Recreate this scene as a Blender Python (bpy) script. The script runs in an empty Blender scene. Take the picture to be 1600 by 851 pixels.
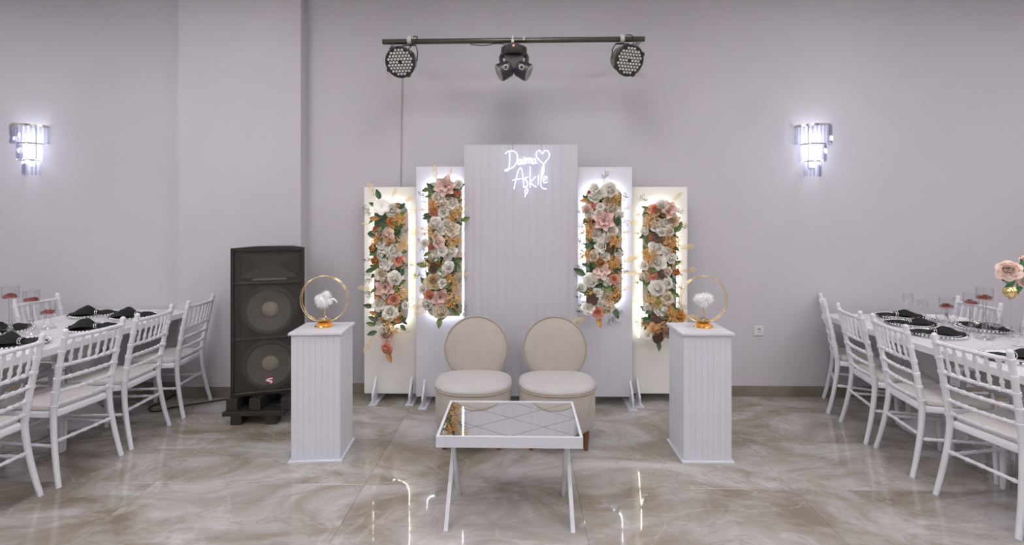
import bpy, bmesh, math, random
from mathutils import Vector, Matrix, Euler
R = math.radians
sc = bpy.context.scene
COL = sc.collection

# ------------------------------------------------------------------ camera
F, HZ, CAMH, YAW = 765.0, 345.0, 1.58, R(1.12)
W, H = 1600.0, 851.0
cd = bpy.data.cameras.new('camera'); cam = bpy.data.objects.new('camera', cd); COL.objects.link(cam)
cd.sensor_width = 36; cd.lens = 36 * F / W
cd.shift_y = -(H / 2 - HZ) / W
cd.clip_start = 0.05
cam.location = (0, 0, CAMH); cam.rotation_euler = (R(90), 0, YAW)
sc.camera = cam

# ------------------------------------------------------------------ world, exposure, ceiling fill level
wd = bpy.data.worlds.new('world'); sc.world = wd; wd.use_nodes = True
wd.node_tree.nodes['Background'].inputs[0].default_value = (0.9, 0.92, 1.0, 1)
wd.node_tree.nodes['Background'].inputs[1].default_value = 0.05
sc.view_settings.view_transform = 'Standard'; sc.view_settings.look = 'None'
sc.view_settings.gamma = 1.0; sc.view_settings.use_curve_mapping = False
sc.view_settings.exposure = 0.0
FILL_LIGHT = 9.0           # emission of the added ceiling fill panels
SCONCE_W = 5.0             # watts in each wall sconce
LED_WARM, LED_COOL, NEON = 12.5, 20.0, 2.1

D = 4.46                    # back wall (world Y)
CEIL = 3.8

def ray(u, v):
    fw = Vector((-math.sin(YAW), math.cos(YAW), 0)); rt = Vector((math.cos(YAW), math.sin(YAW), 0))
    return fw + rt * ((u - W / 2) / F) + Vector((0, 0, -(v - HZ) / F))
def P(u, v, Y):             # pixel -> point on the plane y = Y
    r = ray(u, v); return r * (Y / r.y) + Vector((0, 0, CAMH))
def PZ(u, v, z):            # pixel -> point on the plane z
    r = ray(u, v); return r * ((z - CAMH) / r.z) + Vector((0, 0, CAMH))

# ------------------------------------------------------------------ materials
MATS = {}
def mat(name, col=(0.8, 0.8, 0.8), rough=0.5, metal=0.0, emit=None, estr=0.0, coat=0.0, noise=0.0, nscale=8.0, bump=0.0, bscale=60.0, spec=0.5, sheen=0.0, stretch=None):
    if name in MATS: return MATS[name]
    m = bpy.data.materials.new(name); m.use_nodes = True; MATS[name] = m
    nt = m.node_tree; b = nt.nodes['Principled BSDF']
    b.inputs['Base Color'].default_value = (*col, 1); b.inputs['Roughness'].default_value = rough
    b.inputs['Metallic'].default_value = metal; b.inputs['Specular IOR Level'].default_value = spec
    b.inputs['Coat Weight'].default_value = coat; b.inputs['Sheen Weight'].default_value = sheen
    if emit: b.inputs['Emission Color'].default_value = (*emit, 1); b.inputs['Emission Strength'].default_value = estr
    tc = nt.nodes.new('ShaderNodeTexCoord'); src = tc.outputs['Object']
    if stretch:
        mp = nt.nodes.new('ShaderNodeMapping'); mp.inputs['Scale'].default_value = stretch
        nt.links.new(src, mp.inputs[0]); src = mp.outputs[0]
    if noise:
        n = nt.nodes.new('ShaderNodeTexNoise'); n.inputs['Scale'].default_value = nscale; n.inputs['Detail'].default_value = 5
        r = nt.nodes.new('ShaderNodeValToRGB')
        lo = [max(0, c * (1 - noise)) for c in col]; hi = [min(1, c * (1 + noise)) for c in col]
        r.color_ramp.elements[0].position = .3; r.color_ramp.elements[1].position = .7
        r.color_ramp.elements[0].color = (*lo, 1); r.color_ramp.elements[1].color = (*hi, 1)
        nt.links.new(src, n.inputs['Vector']); nt.links.new(n.outputs['Fac'], r.inputs[0]); nt.links.new(r.outputs[0], b.inputs['Base Color'])
    if bump:
        n = nt.nodes.new('ShaderNodeTexNoise'); n.inputs['Scale'].default_value = bscale; n.inputs['Detail'].default_value = 3
        bp = nt.nodes.new('ShaderNodeBump'); bp.inputs['Strength'].default_value = bump; bp.inputs['Distance'].default_value = .01
        nt.links.new(src, n.inputs['Vector']); nt.links.new(n.outputs['Fac'], bp.inputs['Height']); nt.links.new(bp.outputs[0], b.inputs['Normal'])
    return m

def glassmat(name, tint=(0.96, 0.97, 1.0), ior=1.45, rough=0.02):
    m = bpy.data.materials.new(name); m.use_nodes = True; nt = m.node_tree
    nt.nodes.remove(nt.nodes['Principled BSDF']); out = nt.nodes['Material Output']
    t = nt.nodes.new('ShaderNodeBsdfTransparent'); t.inputs[0].default_value = (*tint, 1)
    g = nt.nodes.new('ShaderNodeBsdfGlossy'); g.inputs['Roughness'].default_value = rough
    lw = nt.nodes.new('ShaderNodeLayerWeight'); lw.inputs[0].default_value = .5
    pw = nt.nodes.new('ShaderNodeMath'); pw.operation = 'POWER'; pw.inputs[1].default_value = 2.6; nt.links.new(lw.outputs['Facing'], pw.inputs[0])
    f = nt.nodes.new('ShaderNodeMath'); f.operation = 'MULTIPLY_ADD'; f.inputs[1].default_value = .55; f.inputs[2].default_value = (ior - 1) * .12; nt.links.new(pw.outputs[0], f.inputs[0])
    mx = nt.nodes.new('ShaderNodeMixShader')
    nt.links.new(f.outputs[0], mx.inputs[0]); nt.links.new(t.outputs[0], mx.inputs[1]); nt.links.new(g.outputs[0], mx.inputs[2]); nt.links.new(mx.outputs[0], out.inputs[0])
    MATS[name] = m; return m

def grillemat():
    m = bpy.data.materials.new('speaker_mesh'); m.use_nodes = True; nt = m.node_tree
    b = nt.nodes['Principled BSDF']; out = nt.nodes['Material Output']
    b.inputs['Base Color'].default_value = (.075, .07, .058, 1); b.inputs['Roughness'].default_value = .5
    t = nt.nodes.new('ShaderNodeBsdfTransparent'); mx = nt.nodes.new('ShaderNodeMixShader'); mx.inputs[0].default_value = .34
    nt.links.new(t.outputs[0], mx.inputs[1]); nt.links.new(b.outputs[0], mx.inputs[2]); nt.links.new(mx.outputs[0], out.inputs[0])
    return m

def marble():
    m = bpy.data.materials.new('polished_marble'); m.use_nodes = True; nt = m.node_tree; b = nt.nodes['Principled BSDF']
    N = nt.nodes.new; L = nt.links.new
    tc = N('ShaderNodeTexCoord'); oi = N('ShaderNodeObjectInfo'); geo = N('ShaderNodeNewGeometry')
    sep = N('ShaderNodeMath'); sep.operation = 'MULTIPLY'; sep.inputs[1].default_value = .55; L(oi.outputs['Random'], sep.inputs[0])
    cmb = N('ShaderNodeCombineXYZ'); L(sep.outputs[0], cmb.inputs[2])
    add = N('ShaderNodeVectorMath'); add.operation = 'ADD'; L(geo.outputs['Position'], add.inputs[0]); L(cmb.outputs[0], add.inputs[1])
    mp = N('ShaderNodeMapping'); mp.inputs['Rotation'].default_value = (0, 0, R(-40)); mp.inputs['Scale'].default_value = (.85, 1.6, 1); L(add.outputs[0], mp.inputs[0])
    n1 = N('ShaderNodeTexNoise'); n1.inputs['Scale'].default_value = 1.5; n1.inputs['Detail'].default_value = 8; n1.inputs['Roughness'].default_value = .62; n1.inputs['Distortion'].default_value = .9; L(mp.outputs[0], n1.inputs['Vector'])
    r1 = N('ShaderNodeValToRGB'); e = r1.color_ramp.elements
    e[0].position = .34; e[0].color = (.235, .20, .152, 1); e[1].position = .68; e[1].color = (.56, .54, .535, 1)
    x = r1.color_ramp.elements.new(.47); x.color = (.355, .325, .285, 1); x = r1.color_ramp.elements.new(.57); x.color = (.455, .43, .41, 1)
    L(n1.outputs['Fac'], r1.inputs[0])
    # thin pale veins and darker cracks
    def vein(scale, wid, seed):
        n = N('ShaderNodeTexNoise'); n.inputs['Scale'].default_value = scale; n.inputs['Detail'].default_value = 6; n.inputs['Distortion'].default_value = 1.6
        mv = N('ShaderNodeMapping'); mv.inputs['Location'].default_value = (seed, seed * 2, 0); L(mp.outputs[0], mv.inputs[0]); L(mv.outputs[0], n.inputs['Vector'])
        s = N('ShaderNodeMath'); s.operation = 'SUBTRACT'; s.inputs[1].default_value = .5; L(n.outputs['Fac'], s.inputs[0])
        a = N('ShaderNodeMath'); a.operation = 'ABSOLUTE'; L(s.outputs[0], a.inputs[0])
        mr = N('ShaderNodeMapRange'); mr.inputs[1].default_value = 0; mr.inputs[2].default_value = wid; mr.inputs[3].default_value = 1; mr.inputs[4].default_value = 0; L(a.outputs[0], mr.inputs[0])
        return mr
    v1 = vein(1.1, .012, 3.1); v2 = vein(1.6, .02, 9.4)
    mk = N('ShaderNodeTexNoise'); mk.inputs['Scale'].default_value = 1.3; L(add.outputs[0], mk.inputs['Vector'])
    def mixc(a, fac, col, amt):
        ml = N('ShaderNodeMath'); ml.operation = 'MULTIPLY'; L(fac.outputs[0], ml.inputs[0]); L(mk.outputs['Fac'], ml.inputs[1])
        m2 = N('ShaderNodeMath'); m2.operation = 'MULTIPLY'; m2.inputs[1].default_value = amt; L(ml.outputs[0], m2.inputs[0])
        mx = N('ShaderNodeMix'); mx.data_type = 'RGBA'; mx.inputs['B'].default_value = (*col, 1); L(m2.outputs[0], mx.inputs['Factor']); L(a, mx.inputs['A'])
        return mx.outputs['Result']
    c = mixc(r1.outputs[0], v1, (.62, .59, .56), .55); c = mixc(c, v2, (.19, .165, .135), .55)
    L(c, b.inputs['Base Color'])
    b.inputs['Roughness'].default_value = .035; b.inputs['Specular IOR Level'].default_value = .45
    nb = N('ShaderNodeTexNoise'); nb.inputs['Scale'].default_value = 2.2; L(geo.outputs['Position'], nb.inputs['Vector'])
    bp = N('ShaderNodeBump'); bp.inputs['Strength'].default_value = .05; bp.inputs['Distance'].default_value = .012; L(nb.outputs['Fac'], bp.inputs['Height']); L(bp.outputs[0], b.inputs['Normal'])
    MATS['marble'] = m; return m

mat('wall', (.56, .543, .575), .75, noise=.025, nscale=1.2, bump=.05, bscale=180, spec=.3)
mat('ceiling', (.74, .73, .74), .8, noise=.02, nscale=2)
marble()
mat('grout', (.42, .385, .345), .6, noise=.1, nscale=6)
mat('skirting', (.235, .205, .165), .3, noise=.25, nscale=3.5)
mat('white_paint', (.67, .68, .735), .38, noise=.015, nscale=5)
mat('white_panel', (.575, .565, .605), .3, noise=.012, nscale=4)
mat('cream_panel', (.82, .805, .75), .38, noise=.012, nscale=4)
mat('white_plastic', (.755, .755, .805), .3, noise=.02, nscale=12)
mat('table_white', (.80, .79, .82), .14, noise=.015, nscale=3)
mat('cushion', (.62, .59, .57), .8, noise=.05, nscale=18, bump=.12, bscale=300)
mat('velvet_seat', (.50, .472, .465), .85, noise=.04, nscale=14, bump=.1, bscale=350, sheen=.2)
mat('light_panel', (.67, .66, .71), .3, noise=.012, nscale=4)
mat('velvet', (.455, .412, .362), .85, noise=.04, nscale=14, bump=.1, bscale=350, sheen=.25)
mat('piping', (.42, .36, .27), .7, noise=.05, nscale=20)
mat('walnut', (.19, .075, .035), .45, noise=.35, nscale=9, stretch=(3, 3, .5))
mat('mirror', (.86, .88, .87), .015, metal=1.0, noise=.01, nscale=2)
mat('mirror_gap', (.22, .22, .22), .5)
mat('gold', (.86, .64, .30), .22, metal=1.0, noise=.08, nscale=10)
mat('amber', (.75, .28, .02), .12, noise=.2, nscale=12, coat=.6)
mat('silver_bead', (.78, .78, .80), .25, metal=.85, noise=.03, nscale=10)
mat('chrome', (.62, .6, .58), .1, metal=1.0, noise=.03, nscale=10)
mat('black_cab', (.018, .016, .013), .55, noise=.3, nscale=40, bump=.3, bscale=250)
mat('black_metal', (.028, .026, .022), .38, noise=.2, nscale=30)
mat('rail_metal', (.085, .08, .065), .32, metal=.55, noise=.2, nscale=20)
mat('par_body', (.21, .20, .17), .4, metal=.3, noise=.2, nscale=14)
mat('par_lens', (.62, .62, .6), .15, coat=.5, noise=.1, nscale=60)
mat('head_cap', (.30, .29, .265), .35, noise=.15, nscale=25)
mat('grey_clip', (.55, .54, .52), .4, noise=.1, nscale=30)
mat('red_led', (.7, .2, .2), .4, emit=(1, .3, .3), estr=.35)
mat('violet_lens', (.08, .05, .35), .1, coat=1.0, noise=.2, nscale=30)
mat('cone', (.32, .295, .25), .75, noise=.15, nscale=20)
mat('dust_cap', (.92, .82, .66), .7, noise=.1, nscale=20)
mat('horn', (.09, .085, .07), .5, noise=.1, nscale=20)
mat('horn_lip', (.85, .80, .70), .5, noise=.1, nscale=20)
mat('badge_red', (.35, .02, .03), .4, noise=.1, nscale=50)
mat('badge_white', (.85, .85, .85), .4, noise=.03, nscale=50)
mat('cable_black', (.03, .022, .017), .5, noise=.2, nscale=30)
mat('cable_grey', (.40, .38, .38), .6, noise=.05, nscale=30)
mat('socket', (.66, .65, .66), .35, noise=.02, nscale=20)
mat('socket_hole', (.12, .11, .12), .5, noise=.02, nscale=20)
mat('black_cloth', (.012, .0115, .0125), .85, noise=.3, nscale=40, bump=.25, bscale=220)
mat('porcelain', (.82, .82, .85), .12, noise=.01, nscale=10)
mat('red_petal', (.30, .035, .02), .7, noise=.4, nscale=70)
mat('feather', (.90, .90, .90), .9, noise=.03, nscale=30)
mat('led_warm', (1, .95, .8), .5, emit=(1, .965, .87), estr=LED_WARM)
mat('led_cool', (.9, .93, 1), .5, emit=(.80, .86, 1), estr=LED_COOL)
mat('neon', (.9, .92, 1), .4, emit=(.64, .69, 1), estr=NEON)
mat('bulb', (1, 1, 1), .5, emit=(.80, .83, 1), estr=6)
mat('diffuser', (.9, .9, .9), .5, emit=(1.0, .965, .985), estr=FILL_LIGHT)
mat('board', (.62, .585, .55), .5, noise=.03, nscale=6)
glassmat('glass', (.985, .985, .99), 1.6); glassmat('crystal', (.84, .85, .90), 2.0, .03); MATS['mesh'] = grillemat()
# petals and leaves
for n, c in dict(white=(.93, .90, .82), ivory=(.86, .77, .62), cream=(.76, .60, .40), pink=(.76, .54, .47), blush=(.88, .69, .60), coral=(.84, .40, .28),
                 orange=(.80, .42, .14), peach=(.84, .55, .31), taupe=(.48, .34, .27), bronze=(.55, .30, .10), yellow=(.78, .66, .30)).items():
    mat('petal_' + n, c, .65, noise=.07, nscale=1.6)
mat('leaf_green', (.15, .225, .075), .5, noise=.4, nscale=22); mat('leaf_deep', (.075, .13, .065), .5, noise=.35, nscale=22); mat('leaf_bright', (.06, .22, .07), .5, noise=.3, nscale=22)
mat('stem_gold', (.84, .50, .19), .7, noise=.25, nscale=30); mat('plume', (.86, .71, .42), .8, noise=.15, nscale=30); mat('plume_orange', (.82, .42, .15), .8, noise=.2, nscale=30)
mat('spray_beige', (.80, .58, .30), .75, noise=.2, nscale=30); mat('twig', (.13, .10, .06), .8, noise=.3, nscale=30); mat('pod', (.10, .055, .035), .7, noise=.4, nscale=60)
mat('stamen', (.05, .035, .02), .7, noise=.2, nscale=60); mat('twig_green', (.17, .17, .10), .8, noise=.3, nscale=30)

# ------------------------------------------------------------------ mesh builder
class MB:
    def __init__(s): s.bm = bmesh.new(); s.M = Matrix()
    def v(s, p): return s.bm.verts.new(s.M @ Vector(p))
    def f(s, vs):
        try: return s.bm.faces.new(vs)
        except ValueError: return None
    def box(s, c, d, rot=None, bevel=0.0, seg=2):
        M = Matrix.Translation(Vector(c)) @ (rot.to_matrix().to_4x4() if rot else Matrix()) @ Matrix.Diagonal((*d, 1))
        t = bmesh.new(); bmesh.ops.create_cube(t, size=1, matrix=M)
        if bevel: bmesh.ops.bevel(t, geom=t.edges[:], offset=bevel, segments=seg, affect='EDGES', profile=.5)
        s.add(t); return s
    def add(s, t):
        mp = {v: s.v(v.co) for v in t.verts}
        for f in t.faces: s.f([mp[v] for v in f.verts])
        t.free()
    def ball(s, c, r, u=12, w=8, sc_=(1, 1, 1)):
        t = bmesh.new(); bmesh.ops.create_uvsphere(t, u_segments=u, v_segments=w, radius=r, matrix=Matrix.Translation(Vector(c)) @ Matrix.Diagonal((*sc_, 1))); s.add(t); return s
    def tube(s, pts, rad, seg=8, closed=False, caps=True, flat=1.0):
        pts = [Vector(p) for p in pts]; n = len(pts)
        rs = rad if isinstance(rad, (list, tuple)) else [rad] * n
        rings = []; prev = None
        for i, p in enumerate(pts):
            a = pts[(i - 1) % n] if (closed or i > 0) else p; b = pts[(i + 1) % n] if (closed or i < n - 1) else p
            t = (b - a); t = t.normalized() if t.length > 1e-9 else Vector((0, 0, 1))
            if prev is None:
                ref = Vector((0, 0, 1)) if abs(t.z) < .9 else Vector((1, 0, 0)); x = t.cross(ref).normalized()
            else:
                x = prev - t * prev.dot(t); x = x.normalized() if x.length > 1e-6 else t.orthogonal().normalized()
            prev = x; y = t.cross(x)
            rings.append([s.v(p + (x * math.cos(2 * math.pi * k / seg) + y * math.sin(2 * math.pi * k / seg) * flat) * rs[i]) for k in range(seg)])
        m = n if closed else n - 1
        for i in range(m):
            A, B = rings[i], rings[(i + 1) % n]
            for k in range(seg): s.f([A[k], A[(k + 1) % seg], B[(k + 1) % seg], B[k]])
        if caps and not closed: s.f(rings[0][::-1]); s.f(rings[-1])
        return s
    def lathe(s, prof, seg=24, c=(0, 0, 0), arc=None):
        c = Vector(c); rings = []
        for r, z in prof:
            if r < 1e-6: rings.append([s.v(c + Vector((0, 0, z)))])
            else: rings.append([s.v(c + Vector((r * math.cos(2 * math.pi * k / seg), r * math.sin(2 * math.pi * k / seg), z))) for k in range(seg)])
        for A, B in zip(rings, rings[1:]):
            for k in range(seg):
                j = (k + 1) % seg
                if len(A) == 1 and len(B) == 1: continue
                if len(A) == 1: s.f([A[0], B[j], B[k]])
                elif len(B) == 1: s.f([A[k], A[j], B[0]])
                else: s.f([A[k], A[j], B[j], B[k]])
        return s
    def prism(s, poly, a, b, axis='y'):      # polygon in the two other axes, extruded a..b along axis
        def q(p, t): return {'y': (p[0], t, p[1]), 'x': (t, p[0], p[1]), 'z': (p[0], p[1], t)}[axis]
        A = [s.v(q(p, a)) for p in poly]; B = [s.v(q(p, b)) for p in poly]; n = len(poly)
        s.f(A[::-1]); s.f(B)
        for i in range(n): s.f([A[i], A[(i + 1) % n], B[(i + 1) % n], B[i]])
        return s
    def grid(s, fn, nu, nv):
        g = [[s.v(fn(i / nu, j / nv)) for j in range(nv + 1)] for i in range(nu + 1)]
        for i in range(nu):
            for j in range(nv): s.f([g[i][j], g[i + 1][j], g[i + 1][j + 1], g[i][j + 1]])
        return s
    def strip(s, p, q, w, up=(0, 0, 1)):     # thin tapered blade, a closed three-sided sliver
        p, q = Vector(p), Vector(q); t = (q - p).normalized(); x = t.cross(Vector(up)); x = x.normalized() if x.length > 1e-6 else t.orthogonal().normalized(); y = t.cross(x)
        m = p.lerp(q, .45)
        A = [s.v(m + x * w), s.v(m - x * w * .5 + y * w * .8), s.v(m - x * w * .5 - y * w * .8)]; a = s.v(p); b = s.v(q)
        for k in range(3): s.f([a, A[k], A[(k + 1) % 3]]); s.f([b, A[(k + 1) % 3], A[k]])
        return s
    def mesh(s, name, m, smooth=True):
        bmesh.ops.recalc_face_normals(s.bm, faces=s.bm.faces[:])
        me = bpy.data.meshes.new(name); s.bm.to_mesh(me); s.bm.free()
        me.materials.append(MATS[m] if isinstance(m, str) else m)
        if smooth:
            me.polygons.foreach_set('use_smooth', [True] * len(me.polygons))
            try: me.set_sharp_from_angle(angle=R(38))
            except Exception: pass
        return me
    def build(s, name, m, parent=None, smooth=True, loc=None):
        return link(name, s.mesh(name, m, smooth), parent, loc)

def link(name, me, parent=None, loc=None, rot=None, scale=None):
    o = bpy.data.objects.new(name, me); COL.objects.link(o); o.parent = parent
    if loc is not None: o.location = loc
    if rot is not None: o.rotation_euler = rot
    if scale is not None: o.scale = scale if hasattr(scale, '__len__') else (scale,) * 3
    return o
def tag(o, label, cat, group=None, kind=None):
    o['label'] = label; o['category'] = cat
    if group: o['group'] = group
    if kind: o['kind'] = kind
    return o
def thing(name, loc, label, cat, group=None, rz=0.0):
    o = bpy.data.objects.new(name, None); COL.objects.link(o); o.location = loc; o.rotation_euler = (0, 0, rz); o.empty_display_size = .1
    return tag(o, label, cat, group)
def struct(o, label=None):
    o['kind'] = 'structure'
    if label: o['label'] = label
    return o
def copy_tree(o, parent=None):
    c = o.copy(); COL.objects.link(c); c.parent = parent
    for ch in list(o.children): copy_tree(ch, c)
    return c
def smooth_path(pts, sub=6, closed=False):
    pts = [Vector(p) for p in pts]; n = len(pts); out = []
    for i in range(n if closed else n - 1):
        g = lambda k: pts[k % n] if closed else pts[min(max(k, 0), n - 1)]
        p0, p1, p2, p3 = g(i - 1), g(i), g(i + 1), g(i + 2)
        for k in range(sub):
            t = k / sub
            out.append(.5 * ((2 * p1) + (p2 - p0) * t + (2 * p0 - 5 * p1 + 4 * p2 - p3) * t * t + (3 * p1 - p0 - 3 * p2 + p3) * t ** 3))
    if not closed: out.append(pts[-1])
    return out

# ------------------------------------------------------------------ the room
XL, XR, YB = -6.2, 6.2, -4.6
COLY = 4.34                                   # front of the shallow pier
CX0, CX1 = P(278, 500, COLY).x, P(470, 500, COLY).x
floor = struct(MB().box(((XL + XR) / 2, (YB + D) / 2, -.06), (XR - XL + .4, D - YB + .4, .1)).build('floor', 'grout', smooth=False), 'polished grey beige marble tile floor')
TW, TH, TG = 1.27, .612, .0009
tile_me = MB().box((0, 0, -.006), (TW - TG, TH - TG, .012), bevel=.0012, seg=1).mesh('floor_tile', 'marble', smooth=False)
x0, y0 = PZ(569.5, 757, 0).x, PZ(569.5, 757, 0).y
rnd = random.Random(3)
for j in range(-9, 4):
    for i in range(-6, 6):
        cx, cy = x0 + (i + .5) * TW, y0 + (j + .5) * TH
        if cx < XL - .3 or cx > XR + .3 or cy - TH / 2 > D - .02 or cy < YB: continue
        if j == 2 and cy + TH / 2 > D:
            pass
        link('floor_tile', tile_me, floor, (cx, cy, 0))
struct(MB().box((0, D + .1, CEIL / 2), (XR - XL + .4, .2, CEIL + .2)).build('wall_back', 'wall', smooth=False), 'plain pale lilac grey painted back wall')
struct(MB().box((XL - .1, (YB + D) / 2, CEIL / 2), (.2, D - YB, CEIL + .2)).build('wall_left', 'wall', smooth=False))
struct(MB().box((XR + .1, (YB + D) / 2, CEIL / 2), (.2, D - YB, CEIL + .2)).build('wall_right', 'wall', smooth=False))
struct(MB().box((0, YB - .1, CEIL / 2), (XR - XL + .4, .2, CEIL + .2)).build('wall_front', 'wall', smooth=False))
struct(MB().box((0, (YB + D) / 2, CEIL + .1), (XR - XL + .4, D - YB + .4, .2)).build('ceiling', 'ceiling', smooth=False))
struct(MB().box(((CX0 + CX1) / 2, (COLY + D + .02) / 2, CEIL / 2), (CX1 - CX0, D + .02 - COLY, CEIL)).build('wall_pier', 'wall', smooth=False), 'shallow pier of the back wall behind the loudspeaker')
BBH = .095
def base(name, a, b, y, th=.012):
    bb = struct(MB().box(((a + b) / 2, y - th / 2, BBH / 2), (b - a, th, BBH), bevel=.002, seg=1).build(name, 'skirting', smooth=False)); return bb
base('baseboard_back', CX1, XR, D); base('baseboard_pier', CX0, CX1, COLY); base('baseboard_left', XL, CX0, D)

# added panel grid, unseen overhead, spread out to light the room softly
def fill_panel():
    t = thing('ceiling_fill_panel', (0, 0, 0), 'square white panel light added unseen overhead to light the room', 'fill light', 'added fill panels on the ceiling')
    f = MB()
    for s in (-1, 1):
        f.box((s * .46, 0, -.015), (.03, .95, .03)); f.box((0, s * .46, -.015), (.89, .03, .03))
    f.build('frame', 'white_paint', t); MB().box((0, 0, -.012), (.89, .89, .012)).build('diffuser', 'diffuser', t)
    return t
cl = fill_panel(); first = True
for x in (-5.3, -2.65, 0, 2.65, 5.3):
    for y in (-3.5, -1.3, .7, 2.65):
        o = cl if first else copy_tree(cl); first = False; o.location = (x, y, CEIL)

# ------------------------------------------------------------------ backdrop panels
def foot(parent, x, yf, m):
    b = MB(); b.box((x, yf + .02, .006), (.07, .29, .012), bevel=.002, seg=1)
    b.prism([(yf - .115, .012), (yf + .0, .012), (yf + .0, .215), (yf - .016, .205), (yf - .115, .085)], x - .008, x + .008, axis='x')
    b.build('foot', m, parent, smooth=False)
def rounded(x0, x1, z0, z1, r, n=7):
    out = []
    for cx, cz, a0 in ((x1 - r, z1 - r, 0), (x0 + r, z1 - r, 90), (x0 + r, z0 + r, 180), (x1 - r, z0 + r, 270)):
        for k in range(n): a = R(a0 + 90 * k / (n - 1)); out.append((cx + r * math.cos(a), cz + r * math.sin(a)))
    return out
def backdrop(label, u0, u1, v0, v1, Y, feet, m, led, arch=None, loose=None):
    a, b = P(u0, v0, Y), P(u1, v1, Y)
    t = thing('backdrop_panel', ((a.x + b.x) / 2, Y, 0), label, 'backdrop', 'white backdrop panels against the back wall')
    ox = (a.x + b.x) / 2; w = b.x - a.x
    MB().box((0, .0175, (a.z + b.z) / 2), (w, .035, a.z - b.z), bevel=.003).build('panel', m, t, smooth=False)
    for fu in feet: foot(t, P(fu, 600, Y).x - ox, 0, 'white_paint')
    if arch:
        au0, au1, av0, av1, r = arch; Yb = Y - .05
        p, q = P(au0, av0, Yb), P(au1, av1, Yb)
        poly = rounded(p.x - ox, q.x - ox, q.z, p.z, r)
        MB().prism(poly, -.05, -.042).build('arch_board', 'board', t, smooth=False)
        sp = MB()
        for sx in (.25, .75):
            for sz in (.15, .85): sp.box((p.x - ox + (q.x - p.x) * sx, -.021, q.z + (p.z - q.z) * sz), (.03, .042, .03))
        sp.build('spacer', m, t, smooth=False)
        e = .006; out = rounded(p.x - ox - e, q.x - ox + e, q.z - e, p.z + e, r + e)
        MB().tube([(x, -.036, z) for x, z in out], .0042, seg=8, closed=True).build('led_strip', led, t)
        if loose:
            MB().tube(smooth_path([P(u, v, Yb) - Vector((ox, Y, 0)) for u, v in loose]), .0045, seg=8).build('loose_led_strip', led, t)
    return t
YO, YI, YC = 4.28, 4.20, 4.12
backdrop('short backdrop panel beside the loudspeaker plinth, lit warm around its floral arch', 569, 655, 292, 615, YO, (588, 644), 'cream_panel', 'led_warm', (584, 638, 316, 507, .10))
backdrop('mid-height backdrop panel on the loudspeaker side, lit cool around its floral arch', 650, 733, 260, 620, YI, (664, 722), 'light_panel', 'led_cool', (668, 722, 284, 494, .05))
backdrop('mid-height backdrop panel on the wall socket side, lit cool around its floral arch', 894, 988, 261, 620, YI, (908, 985), 'light_panel', 'led_cool', (915, 972, 292, 476, .08))
backdrop('short backdrop panel on the wall socket side, lit warm with a loose light strip', 982, 1074, 292, 615, YO, (995, 1061), 'cream_panel', 'led_warm', (1004, 1057, 318, 492, .10), [(1003, 470), (1000, 497), (998, 527)])
# tall fluted centre panel
a, b = P(725, 226, YC), P(903, 620, YC); ox = (a.x + b.x) / 2; w = b.x - a.x
cp = thing('fluted_panel', (ox, YC, 0), 'tallest white fluted centre panel carrying the neon sign', 'backdrop', 'white backdrop panels against the back wall')
MB().box((0, .03, (a.z + b.z) / 2), (w, .03, a.z - b.z), bevel=.002).build('panel', 'white_panel', cp, smooth=False)
nf = 14; fw = w / nf
fl = MB().prism([(-fw / 2 + .0015, .0)] + [(-fw / 2 + .0015 + (fw - .003) * k / 8, -.004 * math.sin(math.pi * k / 8) - .002) for k in range(9)] + [(fw / 2 - .0015, .0)], b.z, a.z, axis='z').mesh('flute', 'white_panel')
for i in range(nf): link('flute', fl, cp, (-w / 2 + (i + .5) * fw, .0155, 0))
for s in (-1, 1): foot(cp, s * .36, 0, 'white_paint')

# neon sign
Z8 = lambda x, y: P(750 + x / 7.094, 210 + y / 7.094, YC - .03)
STROKES = [
 [(325, 187), (330, 260), (325, 330), (318, 388), (292, 406), (274, 397), (292, 386), (335, 378), (378, 352), (406, 308), (417, 250), (403, 207), (370, 183), (322, 185), (293, 198), (279, 216)],
 [(456, 277), (432, 280), (420, 310), (431, 333), (450, 315), (460, 276), (460, 328)],
 [(477, 272), (474, 330)], [(484, 248), (486, 256)],
 [(492, 330), (500, 274), (514, 264), (514, 322)], [(514, 290), (528, 268), (544, 264), (543, 322)], [(543, 290), (556, 268), (571, 266), (570, 322)],
 [(607, 270), (586, 280), (578, 308), (590, 326), (608, 305), (616, 270), (614, 318), (632, 314)],
 [(706, 330), (662, 288), (630, 252), (622, 216), (638, 186), (664, 181), (694, 212), (714, 182), (744, 180), (769, 214), (764, 255), (736, 293), (708, 330), (700, 390), (686, 440)],
 [(376, 605), (400, 492), (425, 402), (446, 373), (463, 392), (476, 480), (486, 592)], [(360, 508), (430, 493), (512, 485)],
 [(534, 472), (508, 480), (504, 500), (526, 528), (529, 560), (508, 584), (492, 574)], [(512, 590), (530, 618), (517, 654), (497, 642), (505, 606)], [(512, 654), (496, 692)],
 [(556, 356), (556, 590)], [(620, 466), (580, 505), (560, 530), (590, 562), (624, 582)],
 [(650, 452), (645, 553)], [(711, 345), (706, 420), (684, 480), (672, 545), (690, 592), (738, 606)], [(690, 360), (684, 420), (684, 480)],
 [(704, 508), (736, 492), (741, 472), (722, 465), (703, 498), (712, 534), (746, 526)]]
c0 = Z8(525, 430)
ns = thing('neon_sign', c0, 'glowing white neon script sign with a heart on the tallest panel', 'sign')
for st in STROKES:
    MB().tube([p - c0 for p in smooth_path([Z8(*q) for q in st], 5)], .0034, seg=7).build('neon_tube', 'neon', ns)
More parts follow.
